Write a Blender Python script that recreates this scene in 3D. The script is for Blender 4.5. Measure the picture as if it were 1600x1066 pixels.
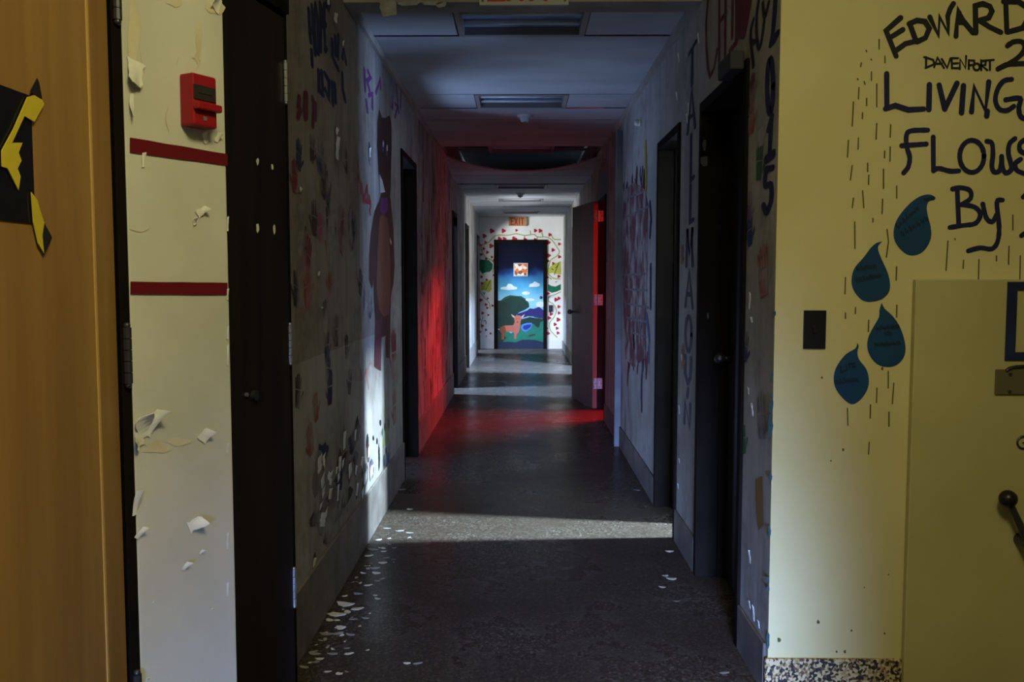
import bpy, bmesh, math, random
from mathutils import Vector, Matrix
random.seed(7)
for o in list(bpy.data.objects): bpy.data.objects.remove(o)
scn = bpy.context.scene
C = scn.collection
# ------------------------------------------------------------------ camera
F, H = 1400.0, 1.35
PITCH = math.atan(98/1400); YAW = math.atan(14/1400*math.cos(PITCH))
cam_d = bpy.data.cameras.new('camera'); cam = bpy.data.objects.new('camera', cam_d); C.objects.link(cam)
cam.location = (0, 0, H); cam.rotation_euler = (math.pi/2-PITCH, 0, YAW)
cam_d.sensor_width = 36; cam_d.lens = 36*F/1600; cam_d.clip_start = .05
scn.camera = cam
# ------------------------------------------------------------------ world, exposure, lights
w = bpy.data.worlds.new('world'); scn.world = w; w.use_nodes = True
w.node_tree.nodes['Background'].inputs[0].default_value = (.55, .65, .8, 1)
w.node_tree.nodes['Background'].inputs[1].default_value = .3
vs = scn.view_settings
vs.view_transform = 'Standard'; vs.look = 'None'; vs.gamma = 1; vs.exposure = 0.0; vs.use_curve_mapping = False
def area(name, loc, target, sx, sy, watts, col, spread=180):
    l = bpy.data.lights.new(name, 'AREA'); l.shape = 'RECTANGLE'; l.size = sx; l.size_y = sy
    l.energy = watts; l.color = col; l.spread = math.radians(spread)
    o = bpy.data.objects.new(name, l); C.objects.link(o); o.location = loc
    d = Vector(target)-Vector(loc); o.rotation_euler = d.to_track_quat('-Z', 'Y').to_euler()
    return o
COOL = (.30, .46, 1.0); DAY = (.68, .88, 1.0); WARM = (1.0, .92, .49); RED = (1.0, .02, .02); SKY = (.36, .56, 1.0); NORTH = (.40, .62, 1.0); PALE = (.92, .96, 1.0)
area('lobby_lamp', (.35, .3, 2.92), (.2, 1.3, 0), .7, .7, 56, WARM)
area('lobby_glazed_door', (-.1, -4.8, .9), (.38, 2.83, -.35), 1.0, 1.0, 47, COOL, 22)
area('window_near_right_room', (2.2, 4.68, 2.97), (-.1, 4.70, .0), .09, .22, 290, DAY, 110)
area('window_near_right_room_sky', (3.4, 4.66, .9), (-.8, 4.75, 2.3), .6, 1.2, 170, SKY)
area('near_left_room_ceiling_fill', (-1.75, 6.5, .25), (-.2, 5.7, 2.6), 1.6, .7, 60, SKY)  # unseen lamp facing up, added to fill the near ceiling with light
area('window_red_room', (2.9, 8.5, 1.6), (-.79, 9.1, .8), .6, 1.7, 20, RED)
area('window_red_room_top', (2.3, 9.6, 2.8), (-.3, 8.4, .0), 1.5, .4, 430, RED)
area('window_left_room_second', (-2.3, 10.68, 2.97), (.3, 10.68, .0), .3, .3, 300, NORTH, 110)
area('window_right_room_fourth', (2.3, 12.25, 2.97), (-.2, 13.2, .0), .35, .3, 420, NORTH, 110)
area('window_right_room_fourth_sky', (2.6, 12.2, .8), (-.8, 14.4, 2.2), 1.2, 1.0, 150, PALE)
area('window_left_room_last', (-3.6, 15.2, 1.9), (.4, 17.1, .9), 1.4, 1.4, 40, PALE)
area('left_room_last_wall_fill', (-3.4, 15.4, .7), (.2, 17.1, 2.4), 1.2, .8, 300, PALE)  # extra unseen lamp aimed up, added to brighten the upper end wall
area('window_left_room_last_top', (-2.2, 16.4, 2.97), (.2, 16.6, .0), .3, .3, 150, NORTH, 110)
area('window_left_room_third', (-2.6, 12.9, .8), (.6, 13.6, 2.4), 1.2, 1.0, 150, PALE)
# ------------------------------------------------------------------ picture rays -> places on real surfaces
RM = cam.rotation_euler.to_matrix(); CO = Vector((0, 0, H))
class Pl:
    """a plane in the room; a point in it is o + a*e1 + b*e2, n points into the room"""
    def __init__(s, o, e1, n): s.o = Vector(o); s.e1 = Vector(e1).normalized(); s.n = Vector(n).normalized(); s.e2 = Vector((0, 0, 1)); s.k = 0
    def at(s, u, v):
        d = RM @ Vector(((u-800)/F, -(v-533)/F, -1)); t = (s.o-CO).dot(s.n)/d.dot(s.n)
        p = CO+t*d-s.o; return (p.dot(s.e1), p.dot(s.e2))
    def p3(s, a, b, off=0): return s.o+s.e1*a+s.e2*b+s.n*off
def onfloor(u, v, z=0):
    d = RM @ Vector(((u-800)/F, -(v-533)/F, -1)); t = (z-H)/d.z; return CO+t*d
# ------------------------------------------------------------------ materials
MATS = {}
def mat(name, col, rough=.8, var=.0, scale=6, col2=None, metal=0, stretch=(1, 1, 1), bump=0, spec=.3, detail=6, contrast=(.35, .65)):
    if name in MATS: return MATS[name]
    m = bpy.data.materials.new(name); m.use_nodes = True; nt = m.node_tree; b = nt.nodes['Principled BSDF']
    b.inputs['Base Color'].default_value = (*col, 1); b.inputs['Roughness'].default_value = rough; b.inputs['Metallic'].default_value = metal
    b.inputs['Specular IOR Level'].default_value = spec
    if var or col2:
        if col2 is None: col2 = tuple(c*(1-var) for c in col)
        g = nt.nodes.new('ShaderNodeNewGeometry'); mp = nt.nodes.new('ShaderNodeMapping'); mp.inputs['Scale'].default_value = stretch
        nt.links.new(g.outputs['Position'], mp.inputs[0])
        n = nt.nodes.new('ShaderNodeTexNoise'); n.inputs['Scale'].default_value = scale; n.inputs['Detail'].default_value = detail; nt.links.new(mp.outputs[0], n.inputs['Vector'])
        r = nt.nodes.new('ShaderNodeValToRGB'); r.color_ramp.elements[0].position = contrast[0]; r.color_ramp.elements[1].position = contrast[1]
        r.color_ramp.elements[0].color = (*col, 1); r.color_ramp.elements[1].color = (*col2, 1)
        nt.links.new(n.outputs['Fac'], r.inputs[0]); nt.links.new(r.outputs[0], b.inputs['Base Color'])
        if bump:
            bp = nt.nodes.new('ShaderNodeBump'); bp.inputs['Strength'].default_value = bump; bp.inputs['Distance'].default_value = .02
            nt.links.new(n.outputs['Fac'], bp.inputs['Height']); nt.links.new(bp.outputs[0], b.inputs['Normal'])
    MATS[name] = m; return m
def nodes_of(name, rough=.8, spec=.3):
    m = bpy.data.materials.new(name); m.use_nodes = True; nt = m.node_tree; b = nt.nodes['Principled BSDF']
    b.inputs['Roughness'].default_value = rough; b.inputs['Specular IOR Level'].default_value = spec
    MATS[name] = m; return m, nt, b
def N(nt, t, **k):
    n = nt.nodes.new(t)
    for a, v in k.items():
        if a in n.inputs: n.inputs[a].default_value = v
        else: setattr(n, a, v)
    return n
def ramp(nt, src, stops):
    r = nt.nodes.new('ShaderNodeValToRGB'); e = r.color_ramp.elements
    while len(e) < len(stops): e.new(.5)
    for i, (p, c) in enumerate(stops): e[i].position = p; e[i].color = (*c, 1) if len(c) == 3 else c
    nt.links.new(src, r.inputs[0]); return r
def mix(nt, f, a, b, mode='MIX'):
    m = nt.nodes.new('ShaderNodeMix'); m.data_type = 'RGBA'; m.blend_type = mode
    for s, i in ((f, 0), (a, 6), (b, 7)):
        if hasattr(s, 'is_linked'): nt.links.new(s, m.inputs[i])
        else: m.inputs[i].default_value = s if i == 0 else (*s, 1)
    return m.outputs[2]
def corridor_wall(name, dado):
    m, nt, b = nodes_of(name, .75)
    g = N(nt, 'ShaderNodeNewGeometry'); sep = N(nt, 'ShaderNodeSeparateXYZ'); nt.links.new(g.outputs['Position'], sep.inputs[0])
    n1 = N(nt, 'ShaderNodeTexNoise', Scale=1.7, Detail=8.0, Roughness=.6); nt.links.new(g.outputs['Position'], n1.inputs['Vector'])
    mp = N(nt, 'ShaderNodeMapping'); mp.inputs['Scale'].default_value = (1, 7, 1.3); nt.links.new(g.outputs['Position'], mp.inputs[0])
    n2 = N(nt, 'ShaderNodeTexNoise', Scale=1.6, Detail=7.0, Roughness=.65); nt.links.new(mp.outputs[0], n2.inputs['Vector'])
    base = mix(nt, ramp(nt, n1.outputs['Fac'], [(.38, (0, 0, 0)), (.66, (1, 1, 1))]).outputs[0], (.37, .36, .345), (.25, .235, .215))
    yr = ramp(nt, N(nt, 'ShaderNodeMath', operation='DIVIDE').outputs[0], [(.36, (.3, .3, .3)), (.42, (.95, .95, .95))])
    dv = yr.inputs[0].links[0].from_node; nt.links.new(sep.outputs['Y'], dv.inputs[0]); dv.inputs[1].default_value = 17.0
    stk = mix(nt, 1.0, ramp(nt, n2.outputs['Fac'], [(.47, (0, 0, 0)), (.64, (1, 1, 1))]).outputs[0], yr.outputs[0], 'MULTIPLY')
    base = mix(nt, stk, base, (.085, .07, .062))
    n4 = N(nt, 'ShaderNodeTexNoise', Scale=4.5, Detail=9.0, Roughness=.7); nt.links.new(g.outputs['Position'], n4.inputs['Vector'])
    base = mix(nt, ramp(nt, n4.outputs['Fac'], [(.52, (0, 0, 0)), (.7, (.7, .7, .7))]).outputs[0], base, (.14, .115, .095))
    if dado:
        add = N(nt, 'ShaderNodeMath', operation='MULTIPLY_ADD'); add.inputs[1].default_value = .012; nt.links.new(n1.outputs['Fac'], add.inputs[0]); nt.links.new(sep.outputs['Z'], add.inputs[2])
        st = N(nt, 'ShaderNodeMath', operation='GREATER_THAN'); st.inputs[1].default_value = 1.055; nt.links.new(add.outputs[0], st.inputs[0])
        lt = N(nt, 'ShaderNodeMath', operation='LESS_THAN'); lt.inputs[1].default_value = 4.85; nt.links.new(sep.outputs['Y'], lt.inputs[0])
        mu = N(nt, 'ShaderNodeMath', operation='MULTIPLY'); nt.links.new(st.outputs[0], mu.inputs[0]); nt.links.new(lt.outputs[0], mu.inputs[1])
        base = mix(nt, mu.outputs[0], base, mix(nt, .7, base, (.66, .58, .5), 'MULTIPLY'))
    nt.links.new(base, b.inputs['Base Color'])
    bp = N(nt, 'ShaderNodeBump', Strength=.25, Distance=.01); nt.links.new(n2.outputs['Fac'], bp.inputs['Height']); nt.links.new(bp.outputs[0], b.inputs['Normal'])
    return m
corridor_wall('wall_left_paint', True); corridor_wall('wall_right_paint', False)
def terrazzo_floor():
    m, nt, b = nodes_of('floor_terrazzo', .42, .035)
    g = N(nt, 'ShaderNodeNewGeometry')
    v = N(nt, 'ShaderNodeTexVoronoi', Scale=120.0); nt.links.new(g.outputs['Position'], v.inputs['Vector'])
    sp = ramp(nt, v.outputs['Color'], [(.0, (.028, .021, .016)), (.45, (.052, .043, .036)), (.75, (.085, .073, .062)), (1., (.18, .165, .148))])
    n = N(nt, 'ShaderNodeTexNoise', Scale=1.3, Detail=7.0, Roughness=.65); nt.links.new(g.outputs['Position'], n.inputs['Vector'])
    c = mix(nt, ramp(nt, n.outputs['Fac'], [(.35, (0, 0, 0)), (.7, (.75, .75, .75))]).outputs[0], sp.outputs[0], (.036, .027, .020))
    nt.links.new(c, b.inputs['Base Color'])
    rr = ramp(nt, n.outputs['Fac'], [(.3, (.2, .2, .2)), (.7, (.38, .38, .38))]); nt.links.new(rr.outputs[0], b.inputs['Roughness'])
    n3 = N(nt, 'ShaderNodeTexNoise', Scale=14.0, Detail=5.0); nt.links.new(g.outputs['Position'], n3.inputs['Vector'])
    bp = N(nt, 'ShaderNodeBump', Strength=.1, Distance=.01); nt.links.new(n3.outputs['Fac'], bp.inputs['Height']); nt.links.new(bp.outputs[0], b.inputs['Normal'])
terrazzo_floor()
def terrazzo_base():
    m, nt, b = nodes_of('base_terrazzo', .5)
    g = N(nt, 'ShaderNodeNewGeometry')
    v = N(nt, 'ShaderNodeTexVoronoi', Scale=125.0); v.inputs['Randomness'].default_value = 1; nt.links.new(g.outputs['Position'], v.inputs['Vector'])
    r = ramp(nt, v.outputs['Color'], [(.0, (.02, .017, .015)), (.34, (.10, .055, .03)), (.48, (.30, .22, .10)), (.62, (.46, .38, .2)), (1., (.54, .47, .27))])
    r.color_ramp.interpolation = 'CONSTANT'; nt.links.new(r.outputs[0], b.inputs['Base Color'])
terrazzo_base()
def door_sky():
    m, nt, b = nodes_of('painted_sky', .7, .08)
    g = N(nt, 'ShaderNodeNewGeometry'); s = N(nt, 'ShaderNodeSeparateXYZ'); nt.links.new(g.outputs['Position'], s.inputs[0])
    n = N(nt, 'ShaderNodeTexNoise', Scale=5.0, Detail=4.0); nt.links.new(g.outputs['Position'], n.inputs['Vector'])
    a = N(nt, 'ShaderNodeMath', operation='MULTIPLY_ADD'); a.inputs[1].default_value = .22; nt.links.new(n.outputs['Fac'], a.inputs[0]); nt.links.new(s.outputs['Z'], a.inputs[2])
    d = N(nt, 'ShaderNodeMath', operation='DIVIDE'); d.inputs[1].default_value = 2.3; nt.links.new(a.outputs[0], d.inputs[0])
    r = ramp(nt, d.outputs[0], [(.0, (.2, .42, .6)), (.45, (.24, .48, .68)), (.56, (.07, .3, .46)), (.655, (.03, .14, .33)), (.685, (.015, .045, .16)), (.72, (.005, .008, .03)), (.9, (.004, .005, .015))])
    nt.links.new(r.outputs[0], b.inputs['Base Color'])
door_sky()
def panel_picture():
    m, nt, b = nodes_of('leaf_print', .3)
    g = N(nt, 'ShaderNodeNewGeometry'); v = N(nt, 'ShaderNodeTexVoronoi', Scale=17.0); nt.links.new(g.outputs['Position'], v.inputs['Vector'])
    r = ramp(nt, v.outputs['Color'], [(.0, (.75, .18, .04)), (.3, (.85, .78, .7)), (.5, (.22, .08, .06)), (.66, (.8, .62, .5)), (.85, (.8, .3, .12))])
    r.color_ramp.interpolation = 'CONSTANT'; nt.links.new(r.outputs[0], b.inputs['Base Color'])
    v2 = r
panel_picture()
mat('yellow_wall', (.56, .50, .27), .7, col2=(.50, .44, .21), scale=1.4, bump=.03)
mat('yellow_metal', (.42, .375, .18), .55, col2=(.37, .325, .15), scale=2.2, spec=.35)
mat('white_wall', (.58, .565, .49), .75, col2=(.48, .465, .385), scale=2.6, bump=.08)
mat('end_wall', (.78, .77, .74), .75, col2=(.70, .69, .65), scale=3)
mat('flake', (.74, .73, .66), .8, col2=(.62, .6, .52), scale=20)
mat('bare_plaster', (.5, .43, .27), .9, col2=(.62, .56, .4), scale=12)
mat('bare_white', (.72, .74, .75), .9, var=.2, scale=14)
mat('ceiling_board', (.42, .43, .45), .9, col2=(.33, .335, .35), scale=3, stretch=(.4, 1, 1), bump=.04)
mat('soffit_paint', (.36, .33, .30), .85, col2=(.26, .23, .2), scale=4)
mat('plenum', (.012, .012, .014), .9); mat('post_grey', (.17, .175, .19), .7, var=.3, scale=5); mat('flake_dim', (.36, .36, .36), .8, var=.3, scale=20)
mat('rail_grey', (.2, .2, .22), .5)
mat('base_dark', (.20, .185, .17), .6, col2=(.12, .105, .095), scale=7)
mat('base_right', (.15, .13, .115), .65, col2=(.085, .075, .068), scale=6)
mat('door_black', (.009, .0068, .0062), .5, col2=(.016, .0105, .0085), scale=4, stretch=(6, 6, .4), spec=.15)
mat('frame_black', (.006, .0045, .0036), .75, col2=(.009, .0068, .0055), scale=6, spec=.05)
mat('wood', (.34, .19, .055), .5, col2=(.25, .13, .036), scale=3.2, stretch=(5, 5, .25), spec=.35)
mat('wood_light', (.52, .33, .11), .5)
mat('wood_red', (.11, .05, .04), .5, col2=(.075, .032, .027), scale=4, stretch=(5, 5, .3))
mat('hinge_steel', (.16, .16, .17), .5, metal=.5)
mat('brick_line', (.17, .165, .17), .8, var=.4, scale=12)
mat('scuff_grey', (.05, .05, .055), .8)
mat('closer_grey', (.035, .037, .05), .7, var=.3, scale=8)
mat('steel', (.5, .52, .56), .35, metal=.9); mat('steel_dark', (.06, .06, .07), .4, metal=.7)
mat('olive_steel', (.15, .13, .075), .45, metal=.4)
mat('black_plastic', (.008, .008, .009), .35); mat('alarm_red', (.27, .008, .014), .4); mat('alarm_dark', (.03, .02, .02), .3)
mat("tape_red", (.12, .004, .009), .5); mat('white_plastic', (.6, .62, .64), .45)
mat('glass_black', (.006, .006, .008), .25)
mat('caution_yellow', (.55, .42, .03), .4); mat('caution_black', (.012, .012, .012), .4)
mat('lamp_frame', (.22, .2, .19), .45); mat('lamp_lens', (.30, .42, .62), .25, col2=(.2, .29, .45), scale=3); mat('lamp_tube', (.6, .63, .65), .25)
mat('sign_cream', (.40, .42, .40), .5); mat('sign_tan', (.45, .27, .12), .5); mat('sign_red', (.42, .02, .02), .5)
for nm, c in dict(ink_black=(.010, .011, .016), navy=(.008, .010, .055), blue=(.015, .03, .20), sky_ink=(.03, .10, .24), drop_blue=(.005, .046, .13), drop_ink=(.004, .014, .026), streak=(.09, .075, .02),
        red_paint=(.20, .018, .022), dark_red=(.12, .011, .016), purple=(.13, .03, .16), pink=(.22, .04, .08), brown=(.036, .017, .014), belly=(.16, .075, .035), maroon=(.075, .022, .028), green=(.03, .11, .045),
        leaf_green=(.006, .15, .075), leaf_yellow=(.47, .5, .07), vine=(.36, .42, .13), flower=(.42, .015, .03), lime=(.22, .27, .06), teal=(.016, .05, .058), orange_paint=(.17, .055, .025), ochre=(.25, .13, .03), arch_blue=(.03, .045, .10),
        white_paint=(.62, .64, .66), grey_paint=(.3, .3, .33), tree_green=(.008, .034, .026), hill_purple=(.022, .018, .13), grass=(.012, .16, .11), pond_rim=(.06, .2, .5), pond=(.012, .03, .24), ground_navy=(.012, .02, .06), deer=(.42, .13, .10), deer_dark=(.2, .06, .03), ear=(.6, .4, .36), cloud=(.6, .66, .72), bark=(.05, .035, .02), yellow_dab=(.35, .27, .03)).items():
    mat(nm, c, .6, var=.18, scale=9)
for nm in ('ink_black', 'navy', 'brown', 'red_paint', 'dark_red', 'purple', 'pink', 'orange_paint', 'maroon'):
    c = MATS[nm].node_tree.nodes['Principled BSDF'].inputs['Base Color'].default_value
    mat('worn_'+nm, tuple(x*1.3+.01 for x in c[:3]), .75, col2=(.30, .28, .255), scale=7, contrast=(.44, .66), detail=9)
# ------------------------------------------------------------------ mesh helpers
def put(name, me, m, parent=None, loc=None):
    o = bpy.data.objects.new(name, me); C.objects.link(o)
    if m:
        if not me.materials: me.materials.append(MATS[m])
    if parent: o.parent = parent
    if loc is not None: o.location = loc
    return o
def finish(bm, name, bevel=0, seg=2, smooth=False):
    bmesh.ops.recalc_face_normals(bm, faces=bm.faces)
    if bevel: bmesh.ops.bevel(bm, geom=[e for e in bm.edges if e.is_manifold and e.calc_face_angle(0) > .5], offset=bevel, segments=seg, affect='EDGES', profile=.5)
    me = bpy.data.meshes.new(name); bm.to_mesh(me); bm.free()
    if smooth:
        for p in me.polygons: p.use_smooth = True
    return me
def bx(bm, x0, x1, y0, y1, z0, z1, mtx=None):
    vs_ = [bm.verts.new(v) for v in [(x0, y0, z0), (x1, y0, z0), (x1, y1, z0), (x0, y1, z0), (x0, y0, z1), (x1, y0, z1), (x1, y1, z1), (x0, y1, z1)]]
    if mtx: 
        for v in vs_: v.co = mtx @ v.co
    for f in [(0, 3, 2, 1), (4, 5, 6, 7), (0, 1, 5, 4), (1, 2, 6, 5), (2, 3, 7, 6), (3, 0, 4, 7)]: bm.faces.new([vs_[i] for i in f])
def box(name, d, m, parent=None, bevel=.0, mtx=None):
    bm = bmesh.new(); bx(bm, *d, mtx=mtx); return put(name, finish(bm, name, bevel), m, parent)
def cyl(bm, p0, p1, r0, r1=None, n=14):
    p0, p1 = Vector(p0), Vector(p1); r1 = r0 if r1 is None else r1
    q = (p1-p0).to_track_quat('Z', 'Y'); a = []; b = []
    for i in range(n):
        t = 2*math.pi*i/n; d = q @ Vector((math.cos(t), math.sin(t), 0)); a.append(bm.verts.new(p0+d*r0)); b.append(bm.verts.new(p1+d*r1))
    for i in range(n): bm.faces.new((a[i], a[(i+1) % n], b[(i+1) % n], b[i]))
    bm.faces.new(a[::-1]); bm.faces.new(b)
def ball(bm, c, r, sz=1): bmesh.ops.create_uvsphere(bm, u_segments=16, v_segments=10, radius=r, matrix=Matrix.Translation(c) @ Matrix.Diagonal((1, 1, sz, 1)))
def tag(o, label, cat, group=None, kind=None):
    o['label'] = label; o['category'] = cat
    if group: o['group'] = group
    if kind: o['kind'] = kind
    return o
def struct(o, label, cat): return tag(o, label, cat, kind='structure')
def empty(name, loc=(0, 0, 0), rz=0):
    o = bpy.data.objects.new(name, None); C.objects.link(o); o.location = loc; o.rotation_euler = (0, 0, rz); o.empty_display_size = .1; return o
def keep(o, parent):     # parent without moving
    o.parent = parent; o.matrix_parent_inverse = Matrix.Translation(-parent.location) if parent.rotation_euler.z == 0 else (Matrix.Translation(parent.location) @ Matrix.Rotation(parent.rotation_euler.z, 4, 'Z')).inverted()
    return o
# paint: flat shapes lying on a plane, each a hair proud of the last
def lift(pl, layer=None):
    pl.k += 1
    return .0012+.00002*(pl.k % 60) if layer is None else layer*.0012+.00002*(pl.k % 50)
def shape(name, pl, pts, m, parent, layer=None, px=True, tr=None):
    ab = [pl.at(*(tr(*p) if tr else p)) if px else p for p in pts]; off = lift(pl, layer)
    me = bpy.data.meshes.new(name); me.from_pydata([pl.p3(a, b, off) for a, b in ab], [], [list(range(len(ab)))])
    return put(name, me, m, parent)
def shapes(name, pl, polys, m, parent, layer=None, tr=None):
    V = []; Fc = []
    for pts in polys:
        off = lift(pl, layer); i0 = len(V)
        V += [pl.p3(*pl.at(*(tr(*p) if tr else p)), off) for p in pts]; Fc.append(list(range(i0, len(V))))
    me = bpy.data.meshes.new(name); me.from_pydata(V, [], Fc); return put(name, me, m, parent)
def smooth_path(p, n=4):
    if len(p) < 3: return p
    q = [p[0]]+list(p)+[p[-1]]; out = []
    for i in range(1, len(q)-2):
        a, b, c, d = q[i-1:i+3]
        for k in range(n):
            t = k/n; f = lambda j: .5*(2*b[j]+(c[j]-a[j])*t+(2*a[j]-5*b[j]+4*c[j]-d[j])*t*t+(3*b[j]-a[j]-3*c[j]+d[j])*t**3)
            out.append((f(0), f(1)))
    return out+[p[-1]]
def strokes(name, pl, paths, width, m, parent, layer=None, tr=None, curve=False, wx=None, px=True):
    """brush lines; wx: width along the wall when it differs from the height of the brush"""
    V = []; Fc = []; sx = 1 if not wx else wx/width
    for path in paths:
        if curve: path = smooth_path(path)
        ab = [(pl.at(*(tr(*p) if tr else p)) if px else p) for p in path]; ab = [(a/sx, b) for a, b in ab]
        q = [ab[0]]
        for p in ab[1:]:
            if math.hypot(p[0]-q[-1][0], p[1]-q[-1][1]) > 1e-4: q.append(p)
        off = lift(pl, layer); h = width/2
        if len(q) < 2: q.append((q[0][0]+h*.2, q[0][1]-h))
        def dirn(i, j): x, y = q[j][0]-q[i][0], q[j][1]-q[i][1]; l = math.hypot(x, y) or 1; return (x/l, y/l)
        L = []; R = []; n = len(q)
        for i in range(n):
            d0 = dirn(max(i-1, 0), max(i, 1)) if i else dirn(0, 1); d1 = dirn(i, i+1) if i < n-1 else d0
            nx, ny = -(d0[1]+d1[1]), d0[0]+d1[0]; l = math.hypot(nx, ny)
            if l < .35: nx, ny = -d0[1], d0[0]; l = 1; s = h
            else: s = min(h*2/l, h*1.6)
            nx, ny = nx/l, ny/l; hh = s*random.uniform(.93, 1.07)
            L.append((q[i][0]+nx*hh, q[i][1]+ny*hh)); R.append((q[i][0]-nx*hh, q[i][1]-ny*hh))
        i0 = len(V)
        for a, b in zip(L, R): V.append(pl.p3(a[0]*sx, a[1], off)); V.append(pl.p3(b[0]*sx, b[1], off))
        for i in range(n-1): Fc.append((i0+2*i, i0+2*i+1, i0+2*i+3, i0+2*i+2))
        for e, dd, last in ((0, dirn(1, 0), 0), (n-1, dirn(n-2, n-1), 1)):      # round caps
            A, B = (L[e], R[e]); ids = [i0+2*e]
            c = q[e]; ra = math.atan2(A[1]-c[1], A[0]-c[0]); sgn = -1 if last else 1
            for k in range(1, 6):
                t = ra+sgn*math.pi*k/6; V.append(pl.p3((c[0]+h*math.cos(t))*sx, c[1]+h*math.sin(t), off)); ids.append(len(V)-1)
            ids.append(i0+2*e+1); Fc.append(tuple(ids))
    me = bpy.data.meshes.new(name); me.from_pydata(V, [], Fc); return put(name, me, m, parent)
def ell(cx, cy, rx, ry, n=18, a0=0, a1=360): return [(cx+rx*math.cos(math.radians(a0+(a1-a0)*i/n)), cy+ry*math.sin(math.radians(a0+(a1-a0)*i/n))) for i in range(n+1)]
def crop(x0, y0, s): return lambda u, v: (x0+u/s, y0+v/s)
def blob(cx, cy, rx, ry, n=11, j=.3):
    return [(cx+rx*random.uniform(1-j, 1+j)*math.cos(2*math.pi*i/n), cy+ry*random.uniform(1-j, 1+j)*math.sin(2*math.pi*i/n)) for i in range(n)]
# ------------------------------------------------------------------ the setting
XL, XR, YE = -.79, .80, 17.15
TW = .16
def wall_run(name, x0, x1, y0, y1, z1, openings, m):
    bm = bmesh.new(); y = y0
    for a, b, zt in openings:
        bx(bm, x0, x1, y, a, 0, z1); bx(bm, x0, x1, a, b, zt, z1); y = b
    bx(bm, x0, x1, y, y1, 0, z1); return put(name, finish(bm, name), m)
floor = struct(box('floor', (-4.2, 4.2, -5.2, 17.6, -.12, 0), 'floor_terrazzo'), 'dark speckled terrazzo floor running down the corridor', 'floor')
OL = [(5.93, 6.75, 2.2), (10.35, 11.02, 2.13), (12.75, 13.5, 2.13), (16.1, 16.95, 2.13)]
ORR = [(3.2, 4.03, 2.12), (4.55, 5.27, 2.13), (8.45, 9.22, 2.14), (12.5, 13.9, 2.14)]
wl = struct(wall_run('wall_left', XL-TW, XL, 2.69, YE+.1, 3.0, OL, 'wall_left_paint'), 'grimy pale left corridor wall covered with handprints and peeling paint', 'wall')
wr = struct(wall_run('wall_right', XR, XR+TW, 2.838, YE+.1, 3.0, ORR, 'wall_right_paint'), 'grimy pale right corridor wall with painted writing and doorways', 'wall')
bm = bmesh.new()
bx(bm, XL, -.515, YE, YE+.12, 0, 3); bx(bm, .5, XR, YE, YE+.12, 0, 3); bx(bm, -.515, .5, YE, YE+.12, 2.08, 3)
we = struct(put('wall_end', finish(bm, 'wall_end'), 'end_wall'), 'white end wall painted with a flowering vine around the door', 'wall')
bm = bmesh.new(); bx(bm, XR, XR+TW, 2.83, 2.838, 0, 3.0); bx(bm, XR+TW, 3.6, 2.83, 2.99, 0, 3.0)
wy = struct(put('wall_entrance_right', finish(bm, 'wall_entrance_right'), 'yellow_wall'), 'yellow wall at the right with blue lettering and raindrops', 'wall')
# wall_right starts flush behind the yellow wall
W1 = Vector((-.815, 1.86, 0)); W2 = Vector((-.685, 2.10, 0)); WD = (W2-W1).normalized(); WN = Vector((WD.y, -WD.x, 0))
def prism(name, foot, z0, z1, m, parent=None, bevel=0):
    bm = bmesh.new(); a = [bm.verts.new((x, y, z0)) for x, y in foot]; b = [bm.verts.new((x, y, z1)) for x, y in foot]; n = len(foot)
    bm.faces.new(a[::-1]); bm.faces.new(b)
    for i in range(n): bm.faces.new((a[i], a[(i+1) % n], b[(i+1) % n], b[i]))
    return put(name, finish(bm, name, bevel), m, parent)
bk = -WN*.055
ww = struct(prism('wall_entrance_left', [W1[:2], W2[:2], (W2+bk)[:2], (W1+bk)[:2]], 0, 3.0, 'white_wall', bevel=.004), 'narrow cream wall with peeling paint between the two left doors', 'wall')
bm = bmesh.new(); bx(bm, -1.05, -.92, -5.2, 2.69, 0, 3.0); bx(bm, -.92, -.80, 2.2, 2.69, 2.22, 3.0)
struct(put('wall_lobby_left', finish(bm, 'wall_lobby_left'), 'white_wall'), 'cream wall behind the wooden door at the far left', 'wall')
struct(box('wall_lobby_right', (.62, .80, -5.2, .3, 0, 3.0), 'yellow_wall'), 'yellow lobby wall beside the viewer', 'wall')
struct(box('wall_lobby_side', (3.45, 3.6, .3, 2.83, 0, 3.0), 'yellow_wall'), 'yellow side wall of the lobby', 'wall')
struct(box('wall_lobby_nook', (.80, 3.6, .15, .3, 0, 3.0), 'yellow_wall'), 'yellow wall closing the lobby nook', 'wall')
struct(box('wall_lobby_back', (-1.05, .80, -5.35, -5.2, 0, 3.0), 'white_wall'), 'pale wall at the back of the lobby', 'wall')
struct(box('wall_outer_left', (-4.2, -4.0, 2.69, 17.6, 0, 3.1), 'end_wall'), 'outer wall of the rooms on the left', 'wall')
struct(box('wall_outer_right', (4.0, 4.2, 2.99, 17.6, 0, 3.1), 'end_wall'), 'outer wall of the rooms on the right', 'wall')
for i, y in enumerate((2.69, 8.3, 11.9, 14.2, 17.35)): struct(box('wall_partition_left', (-4.0, XL-TW, y, y+.1, 0, 3.1), 'end_wall'), 'partition wall between rooms left of the corridor', 'wall')
for i, y in enumerate((4.2, 7.4, 11.0, 17.35)): struct(box('wall_partition_right', (XR+TW, 4.0, y, y+.1, 0, 3.1), 'end_wall'), 'partition wall between rooms right of the corridor', 'wall')
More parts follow.
